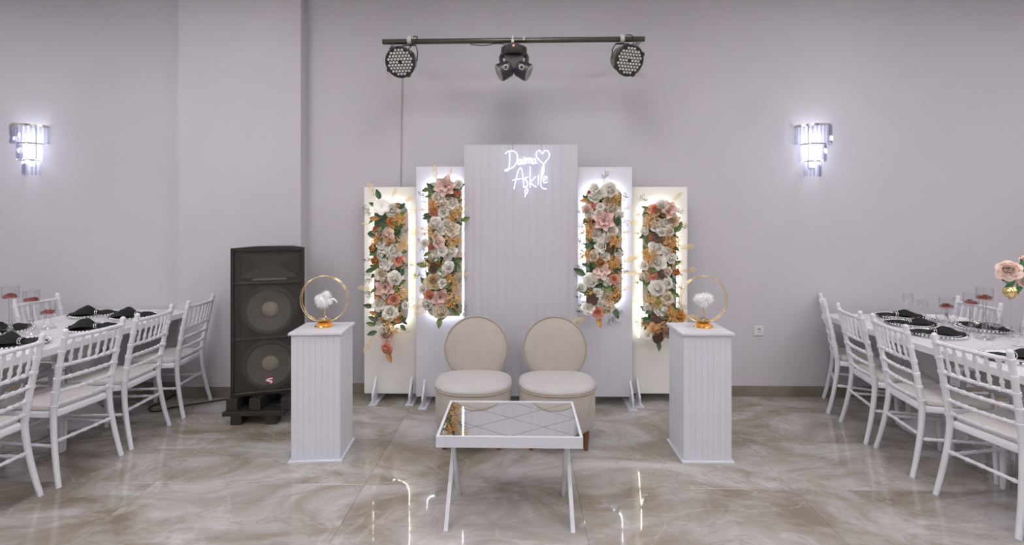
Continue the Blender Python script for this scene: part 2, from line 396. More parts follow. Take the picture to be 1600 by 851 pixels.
for x in (357, 680):
    t0 = Z8(x, 170) - c0; t1 = P(750 + x / 7.094, 225.4, YC - .03) - c0
    MB().tube([t0, t1, t1 + Vector((0, .032, .004)), t1 + Vector((0, .075, .002)), t1 + Vector((0, .082, -.05))], .0012, seg=5).build('hanging_wire', 'cable_black', ns)
wsp = MB().tube([Z8(310, 118) - c0 + Vector((0, .024, 0)), Z8(325, 150) - c0, Z8(330, 187) - c0], .0016, seg=5); wsp.build('feed_cable', 'cable_grey', ns)

# ------------------------------------------------------------------ flowers
def petal_fn(ang, tilt0, tilt1, L, wid, r0, z0, cup, curl=0.0, tip=0.0):
    ca, sa = math.cos(ang), math.sin(ang)
    def fn(i, j):
        u = i * 2 - 1; t = tilt0 + (tilt1 - tilt0) * j
        s = j * L
        w = wid * (math.sin(math.pi * (.12 + .70 * j)) ** .8) * (1 - tip * j * j)
        r = r0 + s * math.sin((tilt0 + t) / 2) - cup * u * u * wid * (.5 + j * .5); z = z0 + s * math.cos((tilt0 + t) / 2) + cup * .5 * u * u * wid - curl * max(0, j - .7) * 2
        x = u * w
        return (r * ca - x * sa, r * sa + x * ca, z)
    return fn
def rose_mesh(name, m, seed, openness=1.0):
    r = random.Random(seed); b = MB()
    for n, t0, t1, L, wd_, r0, z0, cup, curl in ((3, -8, 2, .62, .26, .05, .0, .7, 0), (4, 6, 16, .60, .36, .12, -.02, .6, .02), (5, 20, 34, .62, .44, .17, -.06, .5, .06), (6, 42, 64, .70, .50, .2, -.12, .4, .12), (6, 68, 96, .78, .52, .2, -.16, .3, .16)):
        o = r.uniform(0, 6)
        for k in range(n):
            b.grid(petal_fn(o + 2 * math.pi * k / n + r.uniform(-.15, .15), R(t0 * openness), R(t1 * openness + r.uniform(-6, 6)), L * r.uniform(.92, 1.06), wd_, r0, z0, cup, curl), 4, 4)
    b.lathe([(0, -.35), (.16, -.28), (.24, -.1), (.22, .15), (.15, .36), (.06, .45), (0, .46)], 8)
    return b.mesh(name, m)
def magnolia_mesh(name, m, seed):
    r = random.Random(seed); b = MB()
    for n, t0, t1, L, wd_, o in ((6, 40, 78, 1.0, .46, 0), (5, 18, 48, .72, .36, .4)):
        for k in range(n): b.grid(petal_fn(o + 2 * math.pi * k / n + r.uniform(-.1, .1), R(t0), R(t1 + r.uniform(-10, 10)), L * r.uniform(.9, 1.05), wd_, .05, -.1 if n == 6 else 0, .35, .1, .35), 4, 5)
    for k in range(9):
        a = k * 2.4; b.strip((0, 0, 0), (.13 * math.cos(a), .13 * math.sin(a), .33), .03)
    return b.mesh(name, m)
def bud_mesh(name, m, seed):
    r = random.Random(seed); b = MB()
    for n, t0, t1, L, wd_, r0 in ((3, -6, -12, .95, .42, .18), (4, 8, 4, 1.0, .5, .3), (4, 28, 20, .95, .55, .32)):
        o = r.uniform(0, 6)
        for k in range(n): b.grid(petal_fn(o + 2 * math.pi * k / n, R(t0), R(t1), L, wd_, r0, -.3, .6, .05), 3, 4)
    b.lathe([(0, -.5), (.3, -.42), (.42, -.15), (.3, .05), (0, .1)], 8)
    return b.mesh(name, m)
def leaf_mesh(name, m):
    b = MB()
    def top(i, j, dz=0): 
        u = i * 2 - 1; w = .38 * math.sin(math.pi * min(1, (.04 + .96 * j)) ** .85); return (u * w, j * 1.5, .16 * abs(u) + .25 * math.sin(j * 2.2) - .1 + dz)
    b.grid(lambda i, j: top(i, j), 4, 7); b.grid(lambda i, j: top(i, j, -.02), 4, 7)
    b.tube([(0, -.3, -.1), (0, 0, -.09), (0, .7, .13)], [.03, .03, .012], 5)
    return b.mesh(name, m)
def spray_mesh(name, m, seed, n=46, knob=.05):
    r = random.Random(seed); b = MB()
    for k in range(n):
        a = r.uniform(0, 6.28); e = r.uniform(.15, 1.45); L = r.uniform(.6, 1.05)
        d = Vector((math.cos(a) * math.sin(e), math.sin(a) * math.sin(e), math.cos(e) * .8)); q = d * L
        b.strip((0, 0, 0), q, .035)
        for h in range(3):
            s = q * r.uniform(.5, 1); e2 = s + Vector((r.uniform(-.2, .2), r.uniform(-.2, .2), r.uniform(-.05, .22)))
            b.strip(s, e2, knob)
    return b.mesh(name, m)
def plume_mesh(name, m, seed):
    r = random.Random(seed); b = MB(); b.tube([(0, -.5, 0), (0, .4, .03), (0, 1.5, .1)], [.018, .015, .006], 5)
    for k in range(110):
        t = r.uniform(.1, 1.0); s = Vector((0, .1 + 1.4 * t, .02 + .08 * t)); side = r.choice((-1, 1)); L = .42 * math.sin(math.pi * (.15 + .8 * t)) * r.uniform(.6, 1.1)
        b.strip(s, s + Vector((side * L * .75, L * .8, r.uniform(-.18, .18))), .013)
    return b.mesh(name, m)
def twig_mesh(name, m, seed, berries=True):
    r = random.Random(seed); b = MB(); b.tube([(0, -.3, 0), (.03, .5, .05), (0, 1.1, .08)], [.022, .016, .008], 5)
    for k in range(16):
        t = r.uniform(.25, 1.05); s = Vector((0, t, .05)); q = s + Vector((r.uniform(-.45, .45), r.uniform(.1, .5), r.uniform(-.12, .2))); b.strip(s, q, .014)
        for h in range(3):
            e = s.lerp(q, r.uniform(.4, 1)); e2 = e + Vector((r.uniform(-.12, .12), r.uniform(-.05, .15), r.uniform(-.06, .1)))
            b.strip(e, e2, .02 if not berries else .026)
    return b.mesh(name, m)
def pod_mesh(name, m):
    b = MB(); b.lathe([(0, -.6), (.45, -.45), (.85, 0), (.95, .3), (.85, .38), (0, .34)], 14)
    for k in range(16):
        a = k * 2.399; q = .2 * math.sqrt(k + .3); b.lathe([(.12, .33), (.12, .42), (.07, .43), (.06, .36), (0, .36)], 6, (q * math.cos(a), q * math.sin(a), 0))
    return b.mesh(name, m)
def anem_mesh(name, m, seed):
    r = random.Random(seed); b = MB()
    for n, o, L in ((6, 0, 1.0), (5, .5, .85)):
        for k in range(n): b.grid(petal_fn(o + 2 * math.pi * k / n, R(50), R(88), L, .5, .05, -.1 if n == 6 else -.02, .3, .05), 4, 4)
    return b.mesh(name, m)
FM = {}
for c in ('white', 'ivory', 'cream', 'blush', 'coral', 'peach', 'taupe', 'bronze', 'yellow', 'orange', 'pink'):
    FM['r_' + c] = [('rose', rose_mesh('rose_' + c, 'petal_' + c, s)) for s in ((1, 2) if c in ('white', 'ivory') else (5,))]
    FM['b_' + c] = [('rosebud', bud_mesh('rosebud_' + c, 'petal_' + c, 4))]
for c in ('pink', 'blush'): FM['m_' + c] = [('magnolia', magnolia_mesh('magnolia_' + c, 'petal_' + c, s)) for s in (3, 8)]
FM['an'] = [('anemone', anem_mesh('anemone', 'petal_white', 3))]
FM['l'] = [('leaf', leaf_mesh('leaf', 'leaf_green')), ('leaf', leaf_mesh('leaf_deep', 'leaf_deep'))]
FM['lb'] = [('leaf', leaf_mesh('leaf_bright', 'leaf_bright'))]; FM['lr'] = [('leaf', leaf_mesh('dry_leaf', 'petal_bronze'))]
FM['s'] = [('orange_spray', spray_mesh('orange_spray', 'stem_gold', s)) for s in (1, 2)]
FM['sb'] = [('dried_spray', spray_mesh('dried_spray', 'spray_beige', s)) for s in (3, 4)]
FM['p'] = [('dried_plume', plume_mesh('dried_plume', 'plume', s)) for s in (1, 2)]; FM['po'] = [('dried_plume', plume_mesh('orange_plume', 'plume_orange', 5))]
FM['t'] = [('twig', twig_mesh('twig', 'twig', s)) for s in (1, 2)]; FM['tg'] = [('twig', twig_mesh('green_twig', 'twig_green', 7, False))]
FM['d'] = [('seed_pod', pod_mesh('seed_pod', 'pod'))]
RF = random.Random(11)
def put(parent, org, key, u, v, rpx, Y, ang=None, lift=None):
    name, me = RF.choice(FM[key]); p = P(u, v, Y) ; r = rpx * Y / F * {'r': 1.42, 's': 1.55, 'sb': 1.5, 'an': 1.3, 'm': 1.25, 'p': RF.uniform(.75, 1.35)}.get(key.split('_')[0], 1.3)
    k0 = key.split('_')[0]
    if k0 in ('l', 'lb', 'lr', 'p', 'po', 't', 'tg'):
        # flat lying pieces: local +Y is the tip direction in the wall plane, local +Z towards the room
        a = R(ang if ang is not None else RF.uniform(0, 360))
        dirv = Vector((math.cos(a), 0, math.sin(a))); zz = Vector((RF.uniform(-.25, .25), -1, RF.uniform(-.1, .35))).normalized()
        yy = (dirv - zz * dirv.dot(zz)).normalized(); xx = yy.cross(zz)
        lf = lift if lift is not None else (.055 if k0[0] == 'l' else .028)
    else:
        zz = Vector((RF.uniform(-.38, .38), -1, RF.uniform(-.25, .4))).normalized(); sp = RF.uniform(0, 6.28)
        xx = zz.orthogonal().normalized(); xx = Matrix.Rotation(sp, 3, zz) @ xx; yy = zz.cross(xx)
        lf = lift if lift is not None else {'s': .05, 'sb': .05, 'd': .05}.get(k0, .062) + RF.uniform(-.012, .018)
    M = Matrix((xx, yy, zz)).transposed()
    loc = p + Vector((0, -lf, 0)) * 1.0
    # keep the pixel while moving it towards the room
    loc = P(u, v, Y - lf)
    return link(name, me, parent, loc - org, M.to_euler(), r)
def garland(label, Y, items, core):
    org = P(core[0], (core[2] + core[3]) / 2, Y)
    t = thing('flower_garland', org, label, 'flower garland', 'flower garlands on the backdrop arches')
    a, b = P(core[0] - core[1] / 2, core[2], Y), P(core[0] + core[1] / 2, core[3], Y)
    poly = rounded(a.x - org.x, b.x - org.x, b.z - org.z, a.z - org.z, min(.06, (b.x - a.x) * .45))
    MB().prism(poly, -.012, .004).build('foam_base', 'leaf_deep', t, smooth=False)
    for it in items: put(t, org, it[0], it[1], it[2], it[3], Y, *(it[4:]))
    # small leaves and blossoms tucked between the large ones
    n = int((core[3] - core[2]) / 2.6)
    for k in range(n):
        v = core[2] + (core[3] - core[2]) * (k + .5) / n; u = core[0] + RF.uniform(-.5, .5) * core[1]
        key = RF.choice(('l', 'l', 'l', 's', 's', 'r_ivory', 'sb', 'l', 'b_peach', 'b_coral', 'r_white'))
        put(t, org, key, u, v, RF.uniform(4, 6) if key[0] != 'l' else RF.uniform(6, 8), Y, None, RF.uniform(.045, .07) if key[0] == 'l' else .04)
    for k in range(22):
        s = -1 if k % 2 else 1; v = RF.uniform(core[2], core[3]); put(t, org, 'l', core[0] + s * core[1] * RF.uniform(.40, .52), v, RF.uniform(5.5, 8), Y, (0 if s > 0 else 180) + RF.uniform(-60, 60), RF.uniform(.03, .06))
    for k in range(12):
        s = RF.choice((-1, 1)); v = RF.uniform(core[2], core[3]); u = core[0] + s * core[1] * .5
        put(t, org, RF.choice(('t', 'tg', 'sb', 't', 't')), u, v, RF.uniform(10, 13), Y, (0 if s > 0 else 180) + RF.uniform(-45, 45), .02)
    return t
OL = [('l', 594, 312, 9, 110), ('l', 587, 322, 6, 150), ('l', 624, 326, 7, 40), ('an', 597, 324, 11), ('r_white', 613, 328, 9.5), ('lr', 592, 341, 8, 180), ('r_orange', 612, 346, 7), ('s', 627, 343, 10), ('l', 621, 360, 8, 80), ('l', 603, 346, 7, 250),
 ('b_coral', 589, 359, 7), ('r_blush', 605, 366, 9), ('s', 590, 373, 9), ('r_peach', 609, 377, 7), ('r_white', 594, 381, 6.5), ('sb', 629, 379, 12), ('b_orange', 583, 387, 6), ('r_white', 617, 391, 10), ('r_white', 599, 395, 11), ('r_coral', 623, 406, 7.5), ('r_white', 602, 410, 10), ('b_orange', 586, 407, 7),
 ('l', 609, 421, 8, 220), ('l', 625, 418, 8, 60), ('l', 586, 420, 8, 200), ('r_ivory', 596, 428, 9), ('r_white', 617, 435, 10), ('l', 628, 431, 7, 70), ('po', 594, 444, 9, 140), ('m_pink', 602, 450, 16), ('s', 592, 461, 8), ('sb', 629, 457, 12), ('r_coral', 615, 467, 8), ('r_white', 593, 475, 9), ('r_white', 634, 477, 5), ('r_white', 610, 487, 10.5),
 ('l', 583, 479, 8, 170), ('l', 598, 483, 8, 240), ('lr', 592, 490, 8, 170), ('r_orange', 622, 496, 7), ('sb', 610, 502, 13), ('l', 590, 500, 8, 160), ('l', 627, 498, 7, 320), ('b_taupe', 603, 512, 6), ('r_white', 597, 516, 6), ('r_pink', 604, 524, 9), ('l', 589, 518, 8, 200), ('sb', 615, 516, 8),
 ('p', 583, 526, 16, 245), ('lr', 606, 549, 9, 290), ('r_coral', 604, 544, 8), ('p', 586, 312, 15, 110), ('p', 611, 312, 15, 70), ('p', 630, 318, 16, 35), ('p', 580, 350, 10, 180), ('p', 634, 332, 14, 15), ('p', 632, 365, 15, 5), ('p', 634, 435, 13, 10), ('p', 634, 482, 18, 10), ('p', 620, 512, 16, 345), ('p', 582, 452, 14, 170), ('p', 630, 408, 13, 350), ('twig' if 0 else 't', 583, 330, 10, 160)]
IL = [('p', 681, 284, 15, 95), ('p', 700, 280, 15, 75), ('m_pink', 697, 292, 16), ('l', 680, 300, 10, 130), ('l', 680, 305, 8, 190), ('l', 711, 296, 9, 30), ('r_white', 716, 288, 6), ('b_coral', 715, 304, 7), ('r_white', 685, 309, 9), ('r_white', 708, 318, 9), ('s', 679, 318, 11), ('r_ivory', 693, 319, 6.5), ('r_white', 693, 331, 8), ('r_coral', 678, 331, 7.5),
 ('sb', 716, 331, 11), ('s', 708, 338, 10), ('r_white', 681, 349, 9), ('r_white', 698, 350, 7.5), ('sb', 673, 362, 10), ('r_white', 687, 361, 6.5), ('r_ivory', 706, 358, 10), ('l', 720, 345, 8, 20), ('r_blush', 685, 378, 8), ('sb', 703, 377, 11), ('s', 713, 376, 8), ('r_white', 663, 380, 6), ('b_coral', 673, 386, 6), ('r_white', 678, 399, 9), ('r_white', 691, 392, 7), ('r_white', 706, 393, 7.5), ('r_white', 699, 402, 5.5),
 ('l', 690, 403, 8, 200), ('l', 708, 408, 9, 290), ('po', 712, 414, 12, 60), ('b_bronze', 684, 412, 6), ('l', 668, 415, 9, 170), ('d', 678, 419, 7), ('r_white', 701, 417, 7.5), ('r_white', 688, 427, 8), ('l', 694, 434, 9, 20), ('r_cream', 677, 438, 11), ('s', 705, 435, 9), ('r_white', 691, 442, 6.5), ('l', 667, 445, 8, 130), ('r_white', 661, 451, 6), ('r_coral', 671, 461, 8), ('m_pink', 688, 464, 15), ('sb', 708, 461, 12), ('s', 707, 473, 11),
 ('r_white', 667, 475, 8), ('r_ivory', 689, 486, 11), ('l', 687, 496, 9, 265), ('l', 700, 478, 8, 330), ('p', 672, 486, 18, 185), ('t', 665, 430, 12, 180), ('p', 708, 427, 14, 0), ('t', 668, 310, 11, 150), ('p', 670, 327, 13, 185), ('p', 668, 355, 14, 190), ('tg', 712, 484, 12, 340), ('p', 668, 470, 14, 170), ('p', 712, 487, 14, 350)]
IR = [('tg', 942, 288, 14, 75), ('r_white', 929, 294, 7), ('r_white', 952, 297, 11), ('r_white', 938, 301, 7), ('r_white', 929, 309, 8), ('s', 963, 311, 9), ('lr', 920, 313, 8, 190), ('r_cream', 950, 314, 7), ('r_coral', 925, 321, 6), ('r_white', 938, 323, 6), ('r_ivory', 956, 326, 9), ('r_blush', 918, 327, 7), ('l', 928, 329, 8, 200), ('r_white', 936, 333, 6.5), ('r_white', 967, 336, 6.5), ('r_white', 921, 338, 6), ('m_pink', 944, 346, 16), ('b_orange', 921, 345, 6),
 ('l', 964, 353, 9, 80), ('s', 919, 360, 12), ('r_white', 935, 365, 11), ('r_white', 954, 359, 9), ('s', 961, 376, 12), ('r_white', 948, 372, 6), ('po', 920, 368, 8, 240), ('l', 927, 382, 8, 200), ('r_white', 939, 385, 8), ('d', 951, 386, 7.5), ('l', 965, 385, 8, 300), ('s', 914, 396, 10), ('r_ivory', 927, 400, 8), ('r_white', 945, 400, 7), ('l', 959, 399, 10, 85), ('r_white', 967, 396, 6), ('r_bronze', 937, 410, 8), ('s', 958, 411, 12), ('l', 929, 418, 9, 60), ('m_blush', 940, 424, 13),
 ('lb' if 0 else 'l', 915, 430, 11, 150), ('r_white', 923, 438, 10), ('l', 955, 428, 9, 30), ('r_coral', 960, 435, 6), ('r_blush', 966, 440, 6), ('r_white', 949, 440, 7), ('l', 944, 446, 9, 330), ('l', 916, 447, 8, 200), ('r_white', 909, 449, 6), ('s', 922, 457, 9), ('r_white', 934, 457, 6.5), ('r_ivory', 947, 459, 9), ('s', 962, 459, 11), ('d', 925, 467, 8), ('r_white', 936, 472, 7), ('r_white', 920, 480, 9), ('r_ivory', 948, 480, 10), ('l', 958, 480, 10, 290), ('s', 952, 468, 8), ('lr', 935, 495, 9, 280), ('r_coral', 934, 487, 8), ('tg', 950, 489, 13, 310),
 ('tg', 950, 491, 11, 280), ('p', 922, 492, 18, 205), ('p', 968, 326, 14, 5), ('p', 966, 362, 13, 0), ('p', 968, 408, 14, 10), ('t', 962, 310, 12, 10), ('t', 920, 330, 11, 185), ('t', 962, 424, 12, 5), ('t', 921, 417, 12, 180), ('tg', 955, 487, 12, 5), ('p', 967, 448, 12, 355), ('t', 917, 462, 11, 190)]
OR_ = [('t', 1016, 318, 12, 150), ('p', 1049, 315, 16, 40), ('r_white', 1034, 322, 9), ('r_coral', 1023, 328, 8), ('m_pink', 1044, 329, 14), ('sb', 1017, 342, 11), ('sb', 1013, 350, 9), ('r_white', 1028, 352, 10), ('r_white', 1041, 348, 6.5), ('r_cream', 1051, 344, 8), ('r_white', 1033, 362, 7), ('r_ivory', 1045, 361, 7), ('l', 1055, 363, 10, 60), ('l', 1012, 366, 9, 200), ('r_white', 1007, 361, 6), ('d', 1027, 371, 8.5), ('b_coral', 1016, 371, 5), ('r_peach', 1041, 372, 7), ('s', 1051, 380, 11), ('l', 1013, 384, 9, 100),
 ('r_white', 1025, 387, 10), ('r_white', 1041, 393, 7), ('b_orange', 1051, 393, 6), ('s', 1017, 401, 11), ('s', 1008, 396, 8), ('r_white', 1028, 410, 10), ('r_white', 1048, 403, 8), ('r_white', 1006, 415, 6), ('l', 1014, 414, 8, 220), ('l', 1049, 414, 8, 20), ('r_ivory', 1008, 432, 8), ('r_coral', 1020, 431, 7.5), ('r_taupe', 1033, 430, 8), ('r_blush', 1043, 424, 6), ('b_orange', 1055, 425, 7), ('r_white', 1027, 450, 11), ('r_white', 1042, 442, 8), ('l', 1014, 448, 9, 130), ('l', 1046, 455, 9, 330), ('sb', 1014, 466, 10),
 ('r_ivory', 1042, 465, 9), ('r_yellow', 1027, 472, 8), ('r_white', 1034, 483, 9.5), ('r_white', 1012, 481, 6), ('l', 1020, 484, 8, 200), ('t', 1053, 462, 15, 300), ('tg', 1056, 470, 13, 290), ('s', 1047, 487, 10), ('r_orange', 1060, 494, 9), ('s', 1050, 497, 10), ('d', 1025, 495, 8), ('lr', 1038, 496, 10, 20), ('lr', 1022, 508, 10, 170), ('r_peach', 1023, 514, 9.5), ('r_peach', 1036, 511, 7), ('r_taupe', 1042, 518, 7.5), ('d', 1027, 526, 8), ('r_white', 1012, 523, 6), ('l', 1028, 532, 8, 270), ('p', 1016, 510, 15, 160),
 ('p', 1003, 426, 13, 180), ('p', 1006, 469, 14, 185), ('p', 1058, 388, 14, 10), ('p', 1060, 424, 14, 10), ('p', 1005, 350, 13, 170), ('p', 1056, 352, 12, 10), ('tg', 1056, 358, 12, 20), ('p', 1062, 497, 14, 5), ('p', 1002, 400, 11, 190)]
garland('flower garland ending in one coral rose, on the short panel near the loudspeaker', YO - .06, OL, (606, 40, 318, 508))
garland('flower garland with two pink magnolias, on the mid-height panel toward the loudspeaker', YI - .06, IL, (691, 38, 290, 486))
garland('flower garland topped by a green twig, on the mid-height panel toward the socket', YI - .06, IR, (941, 40, 296, 484))
garland('flower garland with orange blooms at its foot, on the short panel toward the socket', YO - .06, OR_, (1031, 38, 326, 510))

# ------------------------------------------------------------------ slipper chairs
def slipper():
    t = thing('slipper_chair', (0, 0, 0), '', 'chair', 'round-backed cream slipper chairs')
    w2, yb, yf = .272, .20, -.26        # half width, back, front (front towards -Y)
    def plan(n=44, off=0.0):
        pts = []
        for k in range(n):
            a = 2 * math.pi * k / n; ca, sa = math.cos(a), math.sin(a)
            pts.append(((w2 - off) * math.copysign(abs(ca) ** .86, ca), (.26 - off) * math.copysign(abs(sa) ** .86, sa) if sa < 0 else (yb - off) * abs(sa) ** .6))
        return pts
    def stack(name, m, layers):
        b = MB(); rings = []
        for off, z, sag in layers:
            rings.append([b.v((x, y, z + sag * (y - yf))) for x, y in plan(off=off)])
        n = len(rings[0])
        for A, B in zip(rings, rings[1:]):
            for k in range(n): b.f([A[k], A[(k + 1) % n], B[(k + 1) % n], B[k]])
        b.f(rings[0][::-1])
        c = b.v((0, .02, layers[-1][1] + .012)); L = rings[-1]
        for k in range(n): b.f([L[k], L[(k + 1) % n], c])
        return b.build(name, m, t)
    stack('base', 'velvet', [(.06, .115, 0), (.03, .12, 0), (.01, .14, 0), (0, .17, 0), (0, .38, 0), (.004, .398, 0)])
    stack('seat_cushion', 'velvet_seat', [(.004, .400, 0), (-.003, .408, 0), (-.004, .42, 0), (.004, .434, 0), (.03, .447, 0), (.08, .457, 0), (.15, .463, 0)])
    b = MB(); pl = plan(off=-.004); b.tube([(x, y, .401) for x, y in pl], .0045, 6, closed=True); b.build('piping', 'piping', t)
    # disc backrest
    bk = MB(); r, th, zc, tilt = .243, .085, .597, R(7)
    bk.M = Matrix.Translation((0, .232, zc)) @ Matrix.Rotation(-tilt, 4, 'X') @ Matrix.Rotation(R(90), 4, 'X')
    bk.lathe([(0, -th / 2 - .012), (r * .6, -th / 2 - .010), (r - .03, -th / 2), (r - .008, -th / 2 + .010), (r, -th / 2 + .03), (r, th / 2 - .03), (r - .008, th / 2 - .01), (r - .03, th / 2), (r * .6, th / 2 + .008), (0, th / 2 + .01)], 48)
    bo = bk.build('backrest', 'velvet', t)
    pp = MB(); pp.M = Matrix.Translation((0, .232, zc)) @ Matrix.Rotation(-tilt, 4, 'X') @ Matrix.Rotation(R(90), 4, 'X')
    pp.tube([(.243 * math.cos(2 * math.pi * k / 48), .243 * math.sin(2 * math.pi * k / 48), th / 2 - .008) for k in range(48)], .0045, 6, closed=True)
    pp.build('piping', 'piping', bo)
    for x in (-.19, .19):
        for y in (-.165, .15):
            MB().lathe([(0, 0), (.013, 0), (.015, .01), (.024, .13), (0, .135)], 14, (x * (1.0 if y < 0 else 1.0), y, 0)).build('leg', 'walnut', t)
    return t
s1 = slipper(); s1.location = (P(740, 600, 3.55).x, 3.55, 0); s1['label'] = 'cream round-backed slipper chair on the loudspeaker side of the pair'
s2 = copy_tree(s1); s2.location = (P(870, 600, 3.55).x, 3.55, 0); s2['label'] = 'cream round-backed slipper chair on the wall socket side of the pair'

# ------------------------------------------------------------------ mirrored coffee table
fl_, fr_ = PZ(681, 681.5, .48), PZ(910.5, 681.5, .48)
TX, TWD, TD, TZ = (fl_.x + fr_.x) / 2, fr_.x - fl_.x, .50, .48
ct = thing('coffee_table', (TX, fl_.y + TD / 2, 0), 'white coffee table with diamond-cut mirror top and crossed legs', 'table')
ap = MB(); th = .056; e = .014
for s in (-1, 1):
    ap.box((0, s * (TD / 2 - e / 2), TZ - th / 2), (TWD, e, th)); ap.box((s * (TWD / 2 - e / 2), 0, TZ - th / 2), (e, TD - 2 * e, th))
ap.build('frame', 'white_paint', ct, smooth=False)
MB().box((0, 0, TZ - .014), (TWD - 2 * e, TD - 2 * e, .012)).build('backing_board', 'mirror_gap', ct, smooth=False)
a_, b_ = (TWD - 2 * e) / 2, (TD - 2 * e) / 2
q = lambda x, y: (x * a_, y * b_)
T, Bm, L_, R_ = (0, 1), (0, -1), (-1, 0), (1, 0); UL, UR, LL, LR = (-.5, .5), (.5, .5), (-.5, -.5), (.5, -.5); C_ = (0, 0); TL, TR, BL, BR = (-1, 1), (1, 1), (-1, -1), (1, -1)
for poly in ([C_, UR, T, UL], [C_, UL, L_, LL], [C_, LL, Bm, LR], [C_, LR, R_, UR], [TL, UL, T], [TL, L_, UL], [TR, T, UR], [TR, UR, R_], [BL, LL, L_], [BL, Bm, LL], [BR, R_, LR], [BR, LR, Bm]):
    pts = [Vector(q(*p)) for p in poly]; c = sum(pts, Vector((0, 0))) / len(pts)
    n = len(pts); area = sum(pts[i].x * pts[(i + 1) % n].y - pts[(i + 1) % n].x * pts[i].y for i in range(n)); 
    if area < 0: pts = pts[::-1]
    g = .0018; ins = []
    for i in range(n):
        p0, p1, p2 = pts[i - 1], pts[i], pts[(i + 1) % n]
        d1 = (p1 - p0).normalized(); d2 = (p2 - p1).normalized(); n1 = Vector((-d1.y, d1.x)); n2 = Vector((-d2.y, d2.x))
        ins.append(p1 + (n1 + n2) * (g / (1 + n1.dot(n2))))
    MB().prism([(p.x, p.y) for p in ins], TZ - .008, TZ - .003, axis='z').build('mirror_tile', 'mirror', ct, smooth=False)
for s in (-1, 1):
    x = s * (TWD / 2 - .062)
    for yb_, yt, dx in ((-.235, .16, .011), (.095, -.16, -.011)):
        b = MB(); hw = .02; ztop = TZ - th + .005
        b.prism([(yb_ - hw, 0), (yb_ + hw, 0), (yt + hw, ztop), (yt - hw, ztop)], x + s * dx - .0105, x + s * dx + .0105, axis='x'); b.build('leg', 'white_paint', ct, smooth=False)
    MB().box((x, 0, TZ - th - .0), (.044, .40, .012)).build('leg_bearer', 'white_paint', ct, smooth=False)

# ------------------------------------------------------------------ plinths with rings
def plinth(label, c, rz, wx, wy, hgt=.85):
    t = thing('plinth', (c[0], c[1], 0), label, 'plinth', 'white beadboard plinths', rz)
    MB().box((0, 0, .008), (wx + .03, wy + .03, .016), bevel=.002).build('base_plate', 'white_paint', t, smooth=False)
    MB().box((0, 0, hgt - .008), (wx + .03, wy + .03, .016), bevel=.002).build('top_plate', 'white_paint', t, smooth=False)
    MB().box((0, 0, hgt / 2), (wx - .012, wy - .012, hgt - .034)).build('core', 'white_paint', t, smooth=False)
    n = 8
    for side in range(4):
        L = wx if side % 2 == 0 else wy; off = (wy if side % 2 == 0 else wx) / 2
        pw = (L - .002) / n; g = .0001
        me = MB().prism([(-pw / 2 + g, 0), (pw / 2 - g, 0), (pw / 2 - g, -.0048), (pw / 2 - g - .0035, -.007), (-pw / 2 + g + .0035, -.007), (-pw / 2 + g, -.0048)], .0165, hgt - .0165, axis='z').mesh('bead_slat', 'white_paint', smooth=False)
        M = Matrix.Rotation(R(90 * side), 4, 'Z')
        for k in range(n):
            p = M @ Vector((-L / 2 + .001 + (k + .5) * pw, -off + .0065, 0))
            link('bead_slat', me, t, p, (0, 0, R(90 * side)))
    return t
l1, l2, l3 = PZ(449.5, 725, 0), PZ(534, 722.5, 0), PZ(553, 687, 0)
r1, r2, r3 = PZ(1066, 725, 0), PZ(1148.7, 725.5, 0), PZ(1041.8, 688, 0)
print('LP', l1, l2, l3, 'RP', r1, r2, r3)
wL = (l2 - l1).length - .03; dirL = math.atan2((l2 - l1).y, (l2 - l1).x)
nL = Vector((-math.sin(dirL), math.cos(dirL), 0)); cL = (l1 + l2) / 2 + nL * ((wL + .03) / 2)
wR = (r2 - r1).length - .03; dirR = math.atan2((r2 - r1).y, (r2 - r1).x); nR = Vector((-math.sin(dirR), math.cos(dirR), 0)); cR = (r1 + r2) / 2 + nR * ((wR + .03) / 2)
plinth('white beadboard plinth standing in front of the loudspeaker', cL, dirL, wL, wL)
plinth('white beadboard plinth standing on the wall socket side', cR, dirR, wR, wR)

def ring_stand(label, loc, rz, r=.158):
    t = thing('ring_ornament', loc, label, 'ornament', 'gold ring ornaments on the plinths', rz)
    MB().lathe([(0, 0), (.062, 0), (.064, .006), (.056, .012), (.04, .03), (.03, .036), (0, .037)], 28).build('base', 'gold', t)
    MB().lathe([(.0565, .0125), (.052, .020), (.041, .0305)], 28).build('amber_band', 'amber', t)
    pt = MB()
    for k in range(8):
        a = k * math.pi / 4
        pt.M = Matrix.Rotation(a, 4, 'Z'); pt.grid(lambda i, j: ((i * 2 - 1) * .02 * math.sin(math.pi * (.1 + .85 * j)), .02 + .05 * j, .038 + .016 * j * j), 3, 4)
    pt.M = Matrix(); pt.build('lotus_petals', 'gold', t)
    MB().ball((0, 0, .058), .018, 8, 6).build('crystal_bead', 'chrome', t, smooth=False)
    MB().lathe([(.006, .07), (.009, .08), (.005, .09), (.005, .115), (0, .118)], 10).build('stem', 'gold', t)
    for y in (-.016, .016):
        MB().tube([(r * math.cos(2 * math.pi * k / 64), y, .034 + r + r * math.sin(2 * math.pi * k / 64)) for k in range(64)], .0024, 6, closed=True).build('gold_ring', 'gold', t)
    return t
